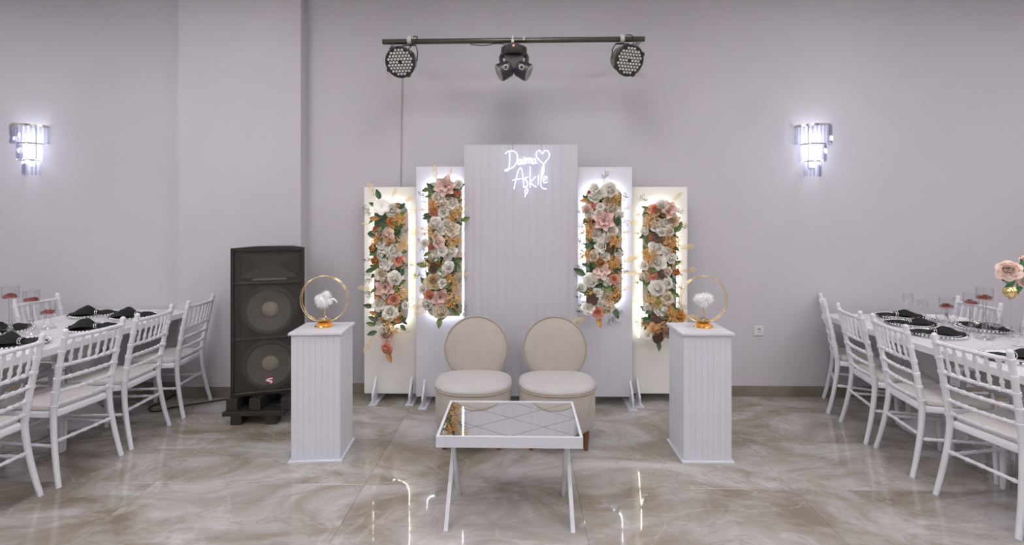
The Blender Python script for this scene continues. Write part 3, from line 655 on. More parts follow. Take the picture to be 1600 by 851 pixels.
def feather_bird(label, loc, lobes, tail):
    r = random.Random(5); t = thing('feather_figure', loc, label, 'ornament', 'white feather figures inside the gold rings')
    core = MB()
    for c, rr in lobes: core.ball(c, rr * .86, 14, 10)
    core.build('body', 'feather', t)
    fz = MB()
    for c, rr in lobes:
        for k in range(int(420 * (rr / .045))):
            z = r.uniform(-1, 1); a = r.uniform(0, 6.28); d = Vector((math.sqrt(1 - z * z) * math.cos(a), math.sqrt(1 - z * z) * math.sin(a), z)); s = Vector(c) + d * rr * .75
            fz.strip(s, s + (d + Vector((r.uniform(-.5, .5), r.uniform(-.5, .5), r.uniform(-.5, .5)))) * rr * r.uniform(.25, .5), .0016)
    o = fz.build('down', 'feather', t, smooth=False); o['kind'] = 'stuff'
    if tail: MB().tube(smooth_path(tail), [.012 * (1 - .75 * k / (len(smooth_path(tail)) - 1)) for k in range(len(smooth_path(tail)))], 8).build('tail', 'feather', t)
    MB().lathe([(0, -.045), (.004, -.045), (.004, -.01), (0, -.005)], 8).build('peg', 'gold', t)
    return t
pl = PZ(507, 510, .85); pr = PZ(1099, 511, .85)
ring_stand('gold double ring ornament on the plinth before the loudspeaker', pl, dirL)
ring_stand('gold double ring ornament on the plinth on the wall socket side', pr, dirR)
feather_bird('white feather bird with a curved tail inside the ring before the loudspeaker', pl + Vector((0, 0, .162)), [((-.01, 0, .012), .048), ((.012, 0, .052), .032), ((-.038, 0, .03), .028), ((.03, 0, .012), .026)], [(.04, 0, .02), (.06, 0, .028), (.078, 0, .018), (.088, 0, .0)])
feather_bird('white feather tuft inside the ring on the wall socket side', pr + Vector((0, 0, .162)), [((0, 0, .008), .036), ((-.028, 0, .03), .036), ((.03, 0, .034), .036), ((0, 0, .04), .034)], None)

# ------------------------------------------------------------------ loudspeaker on its pallet
SR = R(19); _l = P(360, 500, 3.78)
def _w(w): p = _l + Vector((w * math.cos(SR), w * math.sin(SR), 0)); q = Matrix.Rotation(-YAW, 3, 'Z') @ Vector((p.x, p.y, 0)); return W / 2 + F * q.x / q.y
SW = .5
while _w(SW) < 476: SW += .002
SPX, SPY = _l.x + SW / 2 * math.cos(SR), _l.y + SW / 2 * math.sin(SR)
SD, SB, ST = .36, .200, P(360, 387, 3.86).z
def rotz(x, y): return Vector((x * math.cos(SR) - y * math.sin(SR), x * math.sin(SR) + y * math.cos(SR), 0))
pal = thing('pallet', (SPX + .02, SPY - .06, 0), 'black wooden pallet carrying the loudspeaker', 'pallet', rz=R(4))
for x in (-.215, .05):
    MB().box((x, -.02 + .02, .035), (.085, .09, .07), bevel=.003).build('foot_block', 'black_metal', pal, smooth=False)
    MB().box((x, .30, .035), (.085, .09, .07), bevel=.003).build('foot_block', 'black_metal', pal, smooth=False)
for y in (.0, .15, .30): MB().box((-.08, y, .0875), (.47, .11, .035), bevel=.003).build('deck_plank', 'black_metal', pal, smooth=False)
for x in (-.255, -.08, .16):
    MB().box((x, .15, .151), (.085, .36, .09), bevel=.003).build('riser_block', 'black_metal', pal, smooth=False)
spk = thing('loudspeaker', (SPX, SPY, SB), 'tall black loudspeaker cabinet with two woofers behind a mesh grille', 'loudspeaker', rz=SR)
HT = ST - SB
bx_ = MB(); tk = .022; BW = SW - .26                     # the cabinet tapers towards its back
bx_.box((0, SD - .01, HT / 2), (BW, .02, HT)); 
for s in (-1, 1): bx_.prism([(s * SW / 2, 0), (s * (SW / 2 - tk), 0), (s * (BW / 2 - tk), SD), (s * BW / 2, SD)], 0, HT, axis='z')
for z in (0, HT - tk): bx_.prism([(-SW / 2 + .002, 0), (SW / 2 - .002, 0), (BW / 2, SD), (-BW / 2, SD)], z, z + tk, axis='z')
bx_.build('cabinet', 'black_cab', spk, smooth=False)
# bowed top edge strip
MB().prism([(-SW / 2 + .01, HT - .002)] + [(-SW / 2 + .01 + (SW - .02) * k / 12, HT + .012 * math.sin(math.pi * k / 12)) for k in range(13)] + [(SW / 2 - .01, HT - .002)], .0, .03, axis='y').build('top_cap', 'black_cab', spk, smooth=False)
IW = SW - 2 * tk
bf = MB().box((0, .11, HT / 2), (IW - .07, .012, HT - 2 * tk)); bf.build('baffle', 'black_cab', spk, smooth=False)
for z in (HT - .28, HT - .72): MB().box((0, .03, z), (IW, .05, .018), bevel=.004).build('grille_bar', 'black_metal', spk, smooth=False)
def driver(zc, r):
    b = MB(); b.M = Matrix.Translation((.0, .1, zc)) @ Matrix.Rotation(R(90), 4, 'X')
    b.lathe([(r + .016, -.0), (r + .016, .058), (r, .068), (r - .012, .066), (r - .022, .056)], 40); b.build('woofer_surround', 'horn', spk)
    b = MB(); b.M = Matrix.Translation((.0, .1, zc)) @ Matrix.Rotation(R(90), 4, 'X')
    b.lathe([(r - .022, .056), (r * .6, .03), (.05, .006), (0, .006)], 40); b.build('woofer_cone', 'cone', spk)
    b = MB(); b.M = Matrix.Translation((.0, .094, zc)) @ Matrix.Rotation(R(90), 4, 'X')
    b.lathe([(.064, -.002), (.06, .018), (.045, .034), (.022, .043), (0, .045)], 28); b.build('dust_cap', 'dust_cap', spk)
driver(HT - .505, .185); driver(HT - .945, .185)
hn = MB()
hn.grid(lambda i, j: ((i * 2 - 1) * (.06 + (.215 - .06) * (1 - j)), .098 - .055 * (1 - j) ** 2 - .0, HT - .15 + .10 * (1 - j)), 8, 4)
hn.grid(lambda i, j: ((i * 2 - 1) * (.06 + (.215 - .06) * (1 - j)), .098 - .055 * (1 - j) ** 2, HT - .15 - .09 * (1 - j)), 8, 4)
hn.build('horn_flare', 'horn', spk)
MB().grid(lambda i, j: ((i * 2 - 1) * (.13 - .03 * j - .09 * j * j), .056 + .03 * j, HT - .262 + .065 * j), 14, 5).build('horn_lip', 'horn_lip', spk)
MB().box((0, .012, HT / 2), (IW, .003, HT - 2 * tk)).build('grille', 'mesh', spk, smooth=False)
bd = MB(); bd.M = Matrix.Translation((.01, .010, .105)) @ Matrix.Rotation(R(90), 4, 'X'); bd.lathe([(0, 0), (.028, 0), (.028, .004), (0, .005)], 20); bo = bd.build('badge', 'badge_red', spk)
MB().tube(smooth_path([(.03, .002, .122), (.012, .002, .119), (-.012, .002, .112), (.0, .002, .103), (.022, .002, .100), (.024, .002, .092), (.012, .002, .087)]), .0048, 6).build('badge_letter', 'badge_white', bo)
for z in (.005,): MB().box((0, .0, z + .018), (IW, .014, .012), bevel=.003).build('grille_trim', 'rail_metal', spk, smooth=False)
tag(MB().tube(smooth_path([(v.x, v.y, .007) for v in (PZ(372, 622, 0), PZ(350, 625, 0), PZ(320, 630, 0), PZ(290, 634, 0), PZ(268, 638, 0), PZ(250, 643, 0), PZ(236, 643, 0), PZ(234, 637, 0), PZ(246, 632, 0), PZ(262, 624, 0), PZ(272, 618, 0), PZ(274, 617, 0))]), .0065, 7).build('power_cable', 'cable_black'), 'black power cable looping over the floor beside the loudspeaker', 'cable')

# ------------------------------------------------------------------ stage light bar on the wall
YR = 3.92
ra, rb = P(598, 65.5, YR), P(1007, 61, YR)
bar = thing('light_bar', (ra + rb) / 2, 'long dark metal bar fixed high on the wall above the backdrop', 'light bar')
bo = (ra + rb) / 2
MB().tube([ra - bo, rb - bo], .021, 16).build('tube', 'rail_metal', bar)
for u in (609, 999):
    c = P(u, 63, YR) - bo; b = MB(); b.box((c.x, (D - YR) / 2, c.z), (.03, D - YR, .03)); b.box((c.x, D - YR - .006, c.z), (.09, .012, .12)); b.build('wall_bracket', 'wall', bar, smooth=False)
for u, v in ((818.5, 61.5), (801, 60)):
    c = P(u, v, YR) - bo; MB().tube([c + Vector((-.006, 0, 0)), c + Vector((.006, 0, 0))], .0235, 14).build('band', 'grey_clip', bar)
MB().tube(smooth_path([P(u, v, YR - .02) - bo for u, v in ((735, 69), (755, 71), (778, 68), (795, 71))]), .0035, 6).build('cable', 'cable_black', bar)

def par(label, u, v, aim, ubar, vb):
    Yp = YR - .06; c = P(u, v, Yp); r = .118
    t = thing('par_light', c, label, 'stage light', 'round stage lights hung from the bar')
    z = Vector(aim).normalized(); x = Vector((0, 0, 1)).cross(z).normalized(); y = z.cross(x); M = Matrix((x, y, z)).transposed().to_4x4()
    b = MB(); b.M = M; b.lathe([(0, -.19), (.05, -.19), (.085, -.165), (.10, -.12), (.105, -.03), (.105, .0)], 28); b.build('housing', 'par_body', t)
    b = MB(); b.M = M; b.lathe([(.098, -.02), (r, -.02), (r + .004, -.005), (r + .004, .006), (.112, .012), (.108, .004), (0, .004)], 36)
    for k in range(4): a = k * math.pi / 2 + .5; b.box((math.cos(a) * r, math.sin(a) * r, 0), (.024, .024, .026), rot=Euler((0, 0, a)))
    b.build('bezel', 'black_metal', t)
    b = MB(); b.M = M; pit = .0262
    for i in range(-5, 6):
        for j in range(-5, 6):
            px, py = pit * (i + j * .5), pit * j * .866
            if .005 < math.hypot(px, py) < .101: b.lathe([(.0102, .004), (.0102, .008), (.006, .0125), (0, .0135)], 9, (px, py, 0))
    o = b.build('lens_array', 'par_lens', t); o['kind'] = 'stuff'
    # yoke to the bar
    hb = P(ubar, vb, YR) - c; b = MB()
    for s in (-1, 1):
        side = x * s * .122 + z * -.05
        b.tube([side, side.lerp(hb, .25) + Vector((s * .02, 0, .03)), hb + Vector((s * .05, 0, -.035)), hb + Vector((0, 0, -.035))], .009, 7, flat=.5)
    b.build('yoke', 'black_metal', t)
    b = MB(); b.tube([hb + Vector((-.016, 0, 0)), hb + Vector((.016, 0, 0))], .029, 14); b.box(hb + Vector((0, 0, .03)), (.028, .022, .02), bevel=.003); b.build('clamp', 'grey_clip', t)
    b = MB(); b.tube(smooth_path([hb + Vector((.03, -.01, .03)), hb + Vector((.07, -.03, .02)), hb * .6 + Vector((.06, -.04, .02)), z * -.12 + x * .0 + Vector((0, 0, .07))]), .004, 6); b.build('cable', 'cable_black', t)
    return t
par('round stage light with honeycomb lenses, at the bar end above the loudspeaker side', 625.5, 97, (-.10, -1, -.42), 640, 64)
par('round stage light with honeycomb lenses, at the bar end above the wall socket side', 983, 94.5, (.30, -1, -.46), 972, 61.5)
# moving head
mc = P(803, 66, YR)
mh = thing('moving_head_light', mc + Vector((0, 0, .0)), 'black twin-headed moving stage light hung mid bar', 'stage light')
MB().box((0, 0, -.026), (.085, .06, .03), bevel=.004).build('mount', 'black_metal', mh, smooth=False)
MB().lathe([(0, -.038), (.085, -.040), (.103, -.052), (.104, -.095), (.094, -.112), (0, -.114)], 32).build('base', 'black_metal', mh)
MB().tube([(-.02, 0, .004), (.0, 0, .004)], .0245, 14).build('clamp', 'grey_clip', mh)
MB().box((-.002, -.102, -.062), (.018, .012, .016), bevel=.003).build('indicator', 'red_led', mh, smooth=False)
MB().prism([(-.075, -.112), (.075, -.112), (.065, -.17), (.02, -.235), (-.02, -.235), (-.065, -.17)], -.045, .045).build('yoke', 'black_metal', mh, smooth=False)
for s in (-1, 1): MB().tube(smooth_path([(s * .085, 0, -.09), (s * .103, 0, -.12), (s * .098, 0, -.165), (s * .07, 0, -.19)]), .016, 8).build('arm', 'black_metal', mh)
for s in (-1, 1):
    ax = Vector((s * .88, -.16, -.46)).normalized(); x = ax.orthogonal().normalized(); y = ax.cross(x); M = Matrix.Translation((s * .074, -.035, -.236)) @ Matrix((x, y, ax)).transposed().to_4x4()
    b = MB(); b.M = M; b.lathe([(0, -.055), (.052, -.055), (.062, -.045), (.071, .035), (.069, .047), (.06, .05)], 26); h = b.build('head', 'black_metal', mh)
    b = MB(); b.M = M; b.lathe([(.064, .047), (.062, .055), (.03, .058), (.022, .052), (0, .052)], 26); b.build('end_cap', 'head_cap', h)
    b = MB(); b.M = Matrix.Translation((s * .062, -.101, -.232)) @ Matrix.Rotation(R(90), 4, 'X'); b.lathe([(.02, 0), (.021, .004), (.016, .005), (.014, -.01)], 18); b.build('pivot_ring', 'grey_clip', h)
    b = MB(); b.M = Matrix.Translation((s * .016, -.040, -.232)); b.ball((0, 0, 0), .022, 12, 8); b.build('lens', 'violet_lens', h)
# cable down the wall
tag(MB().tube(smooth_path([P(629, 90, D - .006), P(629, 125, D - .006), P(627.5, 170, D - .006), P(627, 230, D - .006), P(626.5, 300, D - .006)]), .0045, 6).build('wall_cable', 'cable_grey'), 'thin grey cable running down the wall from the stage light', 'cable')

# ------------------------------------------------------------------ wall socket
so = P(1185, 516, D)
st = thing('wall_socket', so, 'square pale wall socket low on the back wall', 'socket')
MB().box((0, -.005, 0), (.088, .010, .088), bevel=.003).build('plate', 'socket', st, smooth=False)
b = MB(); b.M = Matrix.Translation((0, -.0105, 0)) @ Matrix.Rotation(R(90), 4, 'X'); b.lathe([(.024, 0), (.025, .002), (.022, .002), (.020, -.0), (0, 0)], 24); b.build('socket_well', 'socket', st)
b = MB(); b.box((0, -.0112, .014), (.022, .002, .009)); b.box((-.008, -.0112, -.009), (.005, .002, .005)); b.box((.008, -.0112, -.009), (.005, .002, .005)); b.build('contacts', 'socket_hole', st, smooth=False)

# ------------------------------------------------------------------ crystal sconces
prism_cache = {}
def prism_mesh(L):
    if L not in prism_cache:
        b = MB(); r = .0105
        b.lathe([(0, 0), (r, -.004), (r, -L + .012), (0, -L)], 6); prism_cache[L] = b.mesh('crystal_prism', 'crystal', smooth=False)
    return prism_cache[L]
def sconce(label, u, v0):
    c = P(u, v0, D - .0); t = thing('wall_sconce', c, label, 'sconce', 'crystal wall sconces')
    def arc(r, n): return [(r * math.cos(math.pi + math.pi * k / (n - 1)), r * .92 * math.sin(math.pi + math.pi * k / (n - 1)) - .006) for k in range(n)]
    MB().box((0, -.005, -.2), (.06, .01, .36), bevel=.003).build('back_plate', 'white_paint', t, smooth=False)
    for lev, (r, z, L, n) in enumerate(((.158, 0, .165, 15), (.112, -.165, .15, 11), (.07, -.315, .135, 8))):
        pts = arc(r, 25); b = MB()
        rings = []
        for x, y in pts:
            k = math.hypot(x, y); rings.append([b.v((x, y, z)), b.v((x * .94, y * .94, z)), b.v((x * .94, y * .94, z - .02 + .008 * (lev > 0))), b.v((x, y, z - .02 + .008 * (lev > 0)))])
        for A, B in zip(rings, rings[1:]):
            for k in range(4): b.f([A[k], A[(k + 1) % 4], B[(k + 1) % 4], B[k]])
        b.f(rings[0]); b.f(rings[-1][::-1])
        b.build('tier_rim', 'chrome', t, smooth=False)
        for x, y in arc(r * .955, n): link('crystal_prism', prism_mesh(L), t, (x, y, z - .012))
    for z in (-.10, -.22, -.33):
        MB().lathe([(0, -.03), (.010, -.026), (.011, .02), (.006, .028), (0, .03)], 10, (0, -.045, z)).build('bulb', 'bulb', t)
        ld = bpy.data.lights.new('sconce_bulb_light', 'POINT'); ld.energy = SCONCE_W / 3; ld.color = (.80, .84, 1); ld.shadow_soft_size = .02
        lo = bpy.data.objects.new('bulb_light', ld); COL.objects.link(lo); lo.parent = t; lo.location = (0, -.065, z)
    return t
sconce('tiered crystal wall sconce above the banquet table near the loudspeaker', 52, 197)
sconce('tiered crystal wall sconce on the wall socket side of the backdrop', 1268, 197)

# ------------------------------------------------------------------ banquet tables
def banquet(label, xe, width, ya, yb, side):
    """xe: edge facing the aisle, side: direction in which the table extends from it"""
    cx = xe + side * width / 2; t = thing('banquet_table', (cx, (ya + yb) / 2, 0), label, 'table', 'long white banquet tables')
    L = yb - ya
    MB().box((0, 0, .745), (width, L, .05), bevel=.006).build('tabletop', 'table_white', t, smooth=False)
    for s in (-1, 1): MB().box((s * width * .27, 0, .7697), (.004, L - .06, .0012)).build('inlay_line', 'rail_metal', t, smooth=False)
    for py in (-L * .30, L * .30):
        p = MB(); p.lathe([(0, 0), (.20, 0), (.205, .012), (.18, .03), (.12, .07), (.07, .14), (.055, .26), (.06, .40), (.10, .54), (.18, .66), (.22, .718), (0, .719)], 36, (0, py, 0)); p.build('pedestal', 'table_white', t)
    return t
LE, RE = PZ(100, 545, .72).x, PZ(1405, 538, .72).x
print('edges', LE, RE, PZ(76, 554, .72).x, PZ(192, 525, .72).x, PZ(1347.8, 519, .72).x, PZ(1465.5, 558.5, .72).x)
LE = (PZ(76, 554, .72).x + PZ(192, 525, .72).x) / 2; RE = (PZ(1347.8, 519, .72).x + PZ(1465.5, 558.5, .72).x) / 2
banquet('long white banquet table by the pier, set with black napkins', LE, .94, 1.35, D - .03, -1)
banquet('long white banquet table with wine glasses and a pink rose bouquet', RE, .92, 1.35, D - .115, 1)
TT = .7705

# ------------------------------------------------------------------ chairs
def chiavari():
    t = thing('banquet_chair', (0, 0, 0), '', 'chair', 'white bamboo-style banquet chairs')
    def beads(a, b, n, r, rb, bulge=(0, 0, 0)):
        a, b = Vector(a), Vector(b); pts, rs = [], []; st = n * 6
        for k in range(st + 1):
            f = k / st; pts.append(a.lerp(b, f) + Vector(bulge) * math.sin(math.pi * f)); ph = (f * n) % 1.0
            rs.append(r + (rb - r) * max(0, 1 - abs(ph - .5) * 5.5))
        return pts, rs
    # rear posts, front is +Y
    def post_c(z):
        if z < .42: f = 1 - z / .42; return (.176 + .026 * f ** 1.3, -.185 - .068 * f ** 1.6)
        f = (z - .42) / .5; return (.176 + .010 * f, -.185 - .095 * f ** 1.25)
    for s in (-1, 1):
        pts, rs = [], []
        bands = (.885, .800, .715, .635, .555, .470)
        zs = sorted([.92 * k / 24 for k in range(25)] + [zb + d for zb in bands for d in (-.0105, -.0085, .0085, .0105)])
        for z in zs:
            x, y = post_c(z); pts.append((s * x, y, z)); r = .0150 + .0030 * min(1, max(0, (z - .02) / .4)) - .0025 * max(0, z - .5) / .4
            if any(abs(z - zb) < .0095 for zb in bands): r += .0038
            rs.append(r)
        b = MB(); b.tube(pts, rs, 10); x, y = post_c(.92); b.ball((s * x, y, .925), .0165, 10, 7); b.build('rear_post', 'white_plastic', t)
    for s in (-1, 1):
        b = MB(); b.tube([(s * .192, .205, 0), (s * .187, .2, .2), (s * .182, .19, .42)], [.0135, .0165, .019], 10); b.build('front_leg', 'white_plastic', t)
    def rail(name, z, n=8, r=.0105, rb=.0145, bow=-.018):
        x, y = post_c(z); p, q_ = beads((-x, y, z), (x, y, z), n, r, rb, (0, bow, 0)); MB().tube(p, q_, 8).build(name, 'white_plastic', t)
    rail('top_rail', .885, 6, .0125, .014)
    for z in (.715, .635, .555, .480): rail('back_rail', z)
    x1, y1 = post_c(.885); x2, y2 = post_c(.715)
    for k in range(6):
        f = (k + 1) / 7; bw = -.018 * math.sin(math.pi * f)
        p, q_ = beads((-x2 + 2 * x2 * f, y2 + bw, .715), (-x1 + 2 * x1 * f, y1 + bw, .885), 2, .0072, .0118); MB().tube(p, q_, 8).build('spindle', 'white_plastic', t)
    # seat
    def slab(name, m, z0, z1, w0, w1, yb_, yf_, r, dome):
        pl = []
        for cx, cy, a0 in ((w1 - r, yf_ - r, 0), (-w1 + r, yf_ - r, 90), (-w0 + r, yb_ + r, 180), (w0 - r, yb_ + r, 270)):
            for k in range(5): a = R(a0 + 22.5 * k); pl.append((cx + r * math.cos(a), cy + r * math.sin(a)))
        b = MB(); rings = []
        for off, z in ((.006, z0), (0, z0 + .006), (0, z1 - .012), (.006, z1 - .004), (.02, z1)): rings.append([b.v((x * (1 - off / .2), y * (1 - off / .2), z)) for x, y in pl])
        for A, B in zip(rings, rings[1:]):
            for k in range(len(A)): b.f([A[k], A[(k + 1) % len(A)], B[(k + 1) % len(A)], B[k]])
        b.f(rings[0][::-1]); c = b.v((0, 0, z1 + dome)); n = len(pl)
        for k in range(n): b.f([rings[-1][k], rings[-1][(k + 1) % n], c])
        return b.build(name, m, t)
    slab('seat_frame', 'white_plastic', .395, .437, .178, .202, -.185, .215, .03, 0)
    slab('seat_cushion', 'cushion', .437, .476, .172, .196, -.165, .21, .04, .008)
    def bar_(name, a, b_, n=4): p, q_ = beads(a, b_, n, .0095, .013); MB().tube(p, q_, 8).build(name, 'white_plastic', t)
    xr, yr = post_c(.26); bar_('stretcher', (-xr, yr, .26), (xr, yr, .26), 5); bar_('stretcher', (-.187, .2, .27), (.187, .2, .27), 5)
    for s in (-1, 1): bar_('stretcher', (s * xr, yr, .235), (s * .187, .2, .235), 5)
    return t
ch0 = chiavari(); used = [False]
def place_chair(x, y, rz, label, group):
    o = ch0 if not used[0] else copy_tree(ch0); used[0] = True
    o.location = (x, y, 0); o.rotation_euler = (0, 0, rz); o['label'] = label; o['group'] = group; return o
def mid(a, b): return (PZ(*a, 0) + PZ(*b, 0)) / 2
def row(pairs, side, what, group):
    for k, (near, far) in enumerate(pairs):
        if far is None: m, ang = Vector(near), 0
        else:
            p, q_ = PZ(*near, 0), PZ(*far, 0); m = (p + q_) / 2; d = q_ - p; ang = math.atan2(d.x, d.y)     # rear legs line
        rz = (R(90) if side < 0 else R(-90)) - ang
        fwd = Vector((-math.sin(rz), math.cos(rz), 0)); c = m + fwd * .253
        print('chair', side, k, [round(v, 3) for v in m], round(math.degrees(ang), 1))
        place_chair(c.x, c.y, rz, what % ('first', 'second', 'third', 'fourth')[k], group)
row([((289, 652), (328, 625.5)), ((206.5, 701.5), (264, 664.5)), ((92, 762), (190, 711.5)), ((-2.765, 2.56, 0), None)], -1, 'white bamboo-style chair on the aisle side of the pier table, %s from the back wall', 'chairs on the aisle side of the pier table')
row([((1293.5, 645), (1287, 622)), ((1351, 692.5), (1315, 659.5)), ((1426, 746.5), (1368, 699)), ((1592, 843), (1461, 772))], 1, 'white bamboo-style chair on the aisle side of the bouquet table, %s from the back wall', 'chairs on the aisle side of the bouquet table')
oth = PZ(129, 466, .90); otr = PZ(1551, 478, .90); print('opp', oth, otr)
OXL, OXR = LE - .94 - .10, RE + .92 + .10
for k, y in enumerate((4.10, 3.58, 3.06, 2.52)):
    place_chair(OXL + .19, y - .02 * k, R(-90), 'white bamboo-style chair on the far side of the pier table, %s from the back wall' % ('first', 'second', 'third', 'fourth')[k], 'chairs on the far side of the pier table')
for k, y in enumerate((4.08, 3.52, 2.98, 2.44)):
    place_chair(OXR - .19, y - .02 * k, R(90), 'white bamboo-style chair on the far side of the bouquet table, %s from the back wall' % ('first', 'second', 'third', 'fourth')[k], 'chairs on the far side of the bouquet table')

# ------------------------------------------------------------------ place settings
def charger_mesh():
    return MB().lathe([(0, .003), (.10, .003), (.12, .006), (.155, .014), (.158, .012), (.12, .0), (0, 0)], 40).mesh('charger_dish', 'glass')
def beads_mesh():
    b = MB()
    for k in range(44):
        a = 2 * math.pi * k / 44; b.ball((.158 * math.cos(a), .158 * math.sin(a), .014), .0085, 7, 5)
    return b.mesh('bead_rim', 'silver_bead')
CH, BD = charger_mesh(), beads_mesh()
PLT = MB().lathe([(0, .002), (.09, .002), (.10, .006), (.135, .017), (.137, .015), (.10, 0), (0, 0)], 40).mesh('dinner_plate', 'porcelain')
def napkin_mesh(seed, hgt=1.6):
    r = random.Random(seed); b = MB(); ph = r.uniform(0, 6)
    def wid(s): return .018 + (.075 if s < 0 else .06) * min(1, abs(s - .12) / .6) ** 1.1 * (1 - .55 * max(0, abs(s) - .55) / .45)
    def zt(s, u): return (.014 + (.040 if s < .1 else .024) * hgt * math.exp(-((s + .3) / .4) ** 2) + .012 * hgt * math.exp(-((s - .5) / .3) ** 2)) * (1 - u * u * .75) + .006 * math.sin(u * 9 + ph + s * 4) * min(1, abs(s - .12) * 3)
    def top(i, j): s, u = i * 2 - 1, j * 2 - 1; return (s * .165, u * wid(s) + .012 * math.sin(s * 3 + ph), max(.003, zt(s, u)))
    b.grid(top, 22, 12)
    b.grid(lambda i, j: (top(i, j)[0], top(i, j)[1], .001), 22, 12)
    return b.mesh('napkin', 'black_cloth')
NAPS = [napkin_mesh(s) for s in (1, 2, 3)]; NAPR = [napkin_mesh(s, .95) for s in (4, 5, 6)]
def napring():
    b = MB()
    for dx in (-.007, .007): b.tube([(.02 + dx, .026 * math.cos(2 * math.pi * k / 20), .02 + .021 * math.sin(2 * math.pi * k / 20)) for k in range(20)], .0042, 6, closed=True)
    return b.mesh('napkin_ring', 'chrome')
RING = napring(); kn = [0]
def setting(x, y, rz, where, plate, flip=False):
    ch = thing('charger_plate', (x, y, TT), 'beaded glass charger %s' % where, 'plate', 'beaded glass chargers', rz)
    link('dish', CH, ch); link('bead_rim', BD, ch)
    z = TT + .0165
    if plate:
        z = TT + .0065
        p = link('dinner_plate', PLT, None, (x, y, z)); tag(p, 'white dinner plate %s' % where, 'plate', 'white dinner plates'); z += .0045
    else: z = TT + .009
    n = thing('napkin', (x, y, z), 'black napkin in silver ring %s' % where, 'napkin', 'black ringed napkins', rz + (math.pi if flip else 0))
    link('cloth', (NAPR if plate else NAPS)[kn[0] % 3], n); kn[0] += 1; link('napkin_ring', RING, n)
NTH = ('first', 'second', 'third', 'fourth')
for k, (x, y) in enumerate(((-3.251, 4.048), (-3.20, 3.601), (-3.285, 3.13))): setting(x, y, R(12), 'on the pier table aisle side, %s from the wall' % NTH[k], False)
for k, (x, y) in enumerate(((-3.66, 4.12), (-3.77, 3.50))): setting(x, y, R(80 if k else 20), 'on the pier table far side, %s from the wall' % NTH[k], False)
for k, (x, y) in enumerate(((3.16, 4.17), (3.02, 3.855), (2.937, 3.525), (2.88, 2.908))): setting(x, y, R(-10), 'on the bouquet table aisle side, %s from the wall' % NTH[k], True, flip=True)
setting(3.435, 3.715, R(100), 'on the bouquet table far side', True)
ch = thing('charger_plate', (3.47, 4.055, TT), 'beaded glass charger without a napkin on the bouquet table', 'plate', 'beaded glass chargers'); link('dish', CH, ch); link('bead_rim', BD, ch)
pp = link('dinner_plate', PLT, None, (3.47, 4.055, TT + .0065)); tag(pp, 'white dinner plate without a napkin on the bouquet table', 'plate', 'white dinner plates')

# candle holders with red petals
def holder(u, vtop, x, y, where, table):
    p = Vector((x, y, TT)); top = P(u, vtop, p.y).z; h = top - TT
    t = thing('glass_candle_holder', (p.x, p.y, TT + .0005), 'tall stemmed glass candle holder %s' % where, 'candle holder', 'glass holders with red petals on the %s' % table)
    b = MB(); b.lathe([(0, 0), (.05, 0), (.052, .004), (.03, .03), (.014, .075), (.008, .12), (.006, h - .1), (.010, h - .09), (0, h - .088)], 20); b.build('foot_and_stem', 'glass', t)
    b = MB()
    for s in (-1, 1): b.tube([(s * .012, 0, .08), (s * .008, 0, h * .5), (s * .012, 0, h - .092)], .0022, 6)
    b.build('stem_edge', 'chrome', t)
    b = MB(); b.lathe([(0, h - .088), (.044, h - .086), (.046, h - .08), (.047, h), (.0445, h), (.043, h - .078), (0, h - .080)], 24); b.build('cup', 'glass', t)
    r = random.Random(int(u)); b = MB()
    for k in range(40):
        a = r.uniform(0, 6.28); q_ = .034 * math.sqrt(r.random()); z = r.uniform(.004, .03) * (1 - q_ / .05)
        b.M = Matrix.Translation((q_ * math.cos(a), q_ * math.sin(a), z)) @ Euler((r.uniform(-.8, .8), r.uniform(-.8, .8), r.uniform(0, 6))).to_matrix().to_4x4()
        b.grid(lambda i, j: ((i - .5) * .018, (j - .5) * .016, .012 * (i - .5) ** 2 * 2), 2, 2)
    b.M = Matrix(); b.lathe([(0, 0), (.036, 0), (.034, .012), (0, .018)], 14)
    o = b.build('red_petals', 'red_petal', None, loc=(p.x, p.y, TT + .0005 + h - .0775)); tag(o, 'heap of dried red petals in the holder %s' % where, 'petals', kind='stuff')
for k, (u, vt, x, y) in enumerate(((75, 473, -3.55, 3.60), (49, 453, -3.50, 3.428), (16, 447, -3.52, 3.303))): holder(u, vt, x, y, ('nearest the wall on the pier table', 'in the middle of three on the pier table', 'standing farthest from the wall on the pier table')[k], 'pier table')
for k, (u, vt, x, y) in enumerate(((1467, 464, 3.225, 3.78), (1497, 457, 3.22, 3.57), (1523, 449, 3.17, 3.416))): holder(u, vt, x, y, ('nearest the wall on the bouquet table', 'in the middle of three on the bouquet table', 'tallest of three on the bouquet table')[k], 'bouquet table')

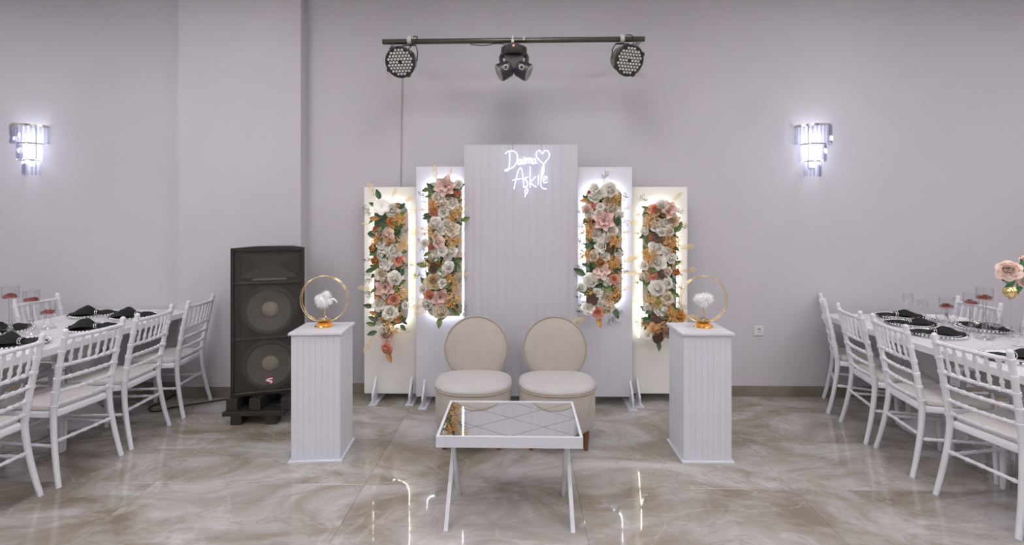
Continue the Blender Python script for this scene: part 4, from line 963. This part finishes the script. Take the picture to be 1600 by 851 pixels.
# wine glasses
WG = MB().lathe([(0, 0), (.034, 0), (.035, .002), (.012, .007), (.0045, .02), (.004, .075), (.010, .085), (.030, .105), (.039, .13), (.038, .16), (.033, .185), (.0315, .185), (.0365, .16), (.0375, .13), (.029, .107), (0, .088)], 22).mesh('wine_glass', 'glass')
WGS = MB().lathe([(0, 0), (.030, 0), (.031, .002), (.010, .006), (.0045, .016), (.004, .055), (.010, .062), (.030, .075), (.037, .098), (.034, .13), (.0325, .13), (.0355, .098), (.029, .077), (0, .065)], 22).mesh('water_glass', 'glass')
for x, y, small, w in ((3.33, 4.29, 0, 'nearest the back wall'), (3.45, 4.28, 1, 'nearest the back wall'), (3.12, 3.61, 0, 'beside the middle candle holder'), (3.115, 3.69, 1, 'beside the candle holder nearest the wall'), (3.25, 3.464, 0, 'beside the tallest candle holder'),
        (3.32, 3.49, 1, 'beside the gold ball'), (3.20, 3.219, 1, 'in front of the gold ball'), (3.07, 3.027, 0, 'under the roses, nearer the aisle'), (3.35, 3.262, 0, 'under the roses, farther from the aisle')):
    o = link('wine_glass', WGS if small else WG, None, (x, y, TT + .0005))
    tag(o, ('short stemmed glass ' if small else 'tall wine glass ') + w + ' on the bouquet table', 'glass', 'short glasses on the bouquet table' if small else 'wine glasses on the bouquet table')

# gold ball on a clear rod
gp = Vector((3.42, 3.493, TT))
gs = thing('gold_ball_stand', (gp.x, gp.y, TT + .0005), 'gold ball on a clear rod beside the rose bouquet', 'ornament')
gz = P(1562.5, 455.5, gp.y).z - TT
MB().box((0, 0, .012), (.11, .08, .024), bevel=.003).build('glass_base', 'glass', gs, smooth=False)
MB().tube([(0, 0, .024), (0, 0, gz - .035)], .0042, 10).build('rod', 'glass', gs)
b = MB(); b.ball((0, 0, gz), .044, 20, 14); b.tube([(0, .0442 * math.cos(2 * math.pi * k / 32), gz + .0442 * math.sin(2 * math.pi * k / 32)) for k in range(32)], .0025, 6, closed=True); b.build('ball', 'gold', gs)
MB().lathe([(.006, gz - .06), (.009, gz - .05), (.004, gz - .04)], 10).build('collar', 'chrome', gs)

# rose bouquet on its stand
bp = Vector((3.20, 3.068, TT))
vs = thing('bouquet_stand', (bp.x, bp.y, TT + .0005), 'slim gold stand holding up the pink rose bouquet', 'stand')
vz = P(1600, 448, bp.y).z - TT
MB().lathe([(0, 0), (.06, 0), (.06, .008), (.012, .014), (.008, .03), (.008, vz - .02), (.028, vz), (.028, vz + .006), (0, vz + .006)], 22).build('pole', 'gold', vs)
org = Vector((bp.x, bp.y, TT + vz + .01))
bq = thing('rose_bouquet', org, 'bouquet of pale pink roses with bright green leaves', 'bouquet')
MB().ball((0, 0, .03), .05, 12, 8).build('foam_ball', 'leaf_bright', bq)
def face(o, d):
    z = Vector(d).normalized(); o.rotation_euler = z.to_track_quat('Z', 'Y').to_euler()
rb_ = random.Random(4)
for u, v, rr, key in ((1571, 422, 15, 'r_blush'), (1594, 418, 12, 'r_blush'), (1598, 435, 13, 'r_blush'), (1569, 435, 8, 'b_pink'), (1614, 420, 15, 'r_blush'), (1620, 442, 13, 'r_blush'), (1605, 406, 12, 'r_pink'), (1632, 430, 12, 'r_pink')):
    Yq = bp.y - .035 if u in (1571, 1598, 1620) else bp.y + .02
    p = P(u + 5, v, Yq); name, me = FM[key][0]; o = link(name, me, bq, p - org, None, rr * Yq / F * 1.2)
    face(o, (p - org - Vector((0, 0, .02))).normalized() + Vector((0, -.8, .1)))
for u, v, a in ((1583, 432, 20), (1578, 441, 200), (1588, 446, 260), (1593, 447, 280), (1581, 443, 220), (1590, 428, 80), (1605, 450, 300), (1585, 428, 60)):
    Yq = bp.y - .01; put(bq, org, 'lb', u + 4, v - 6, 9, Yq, a, .0)
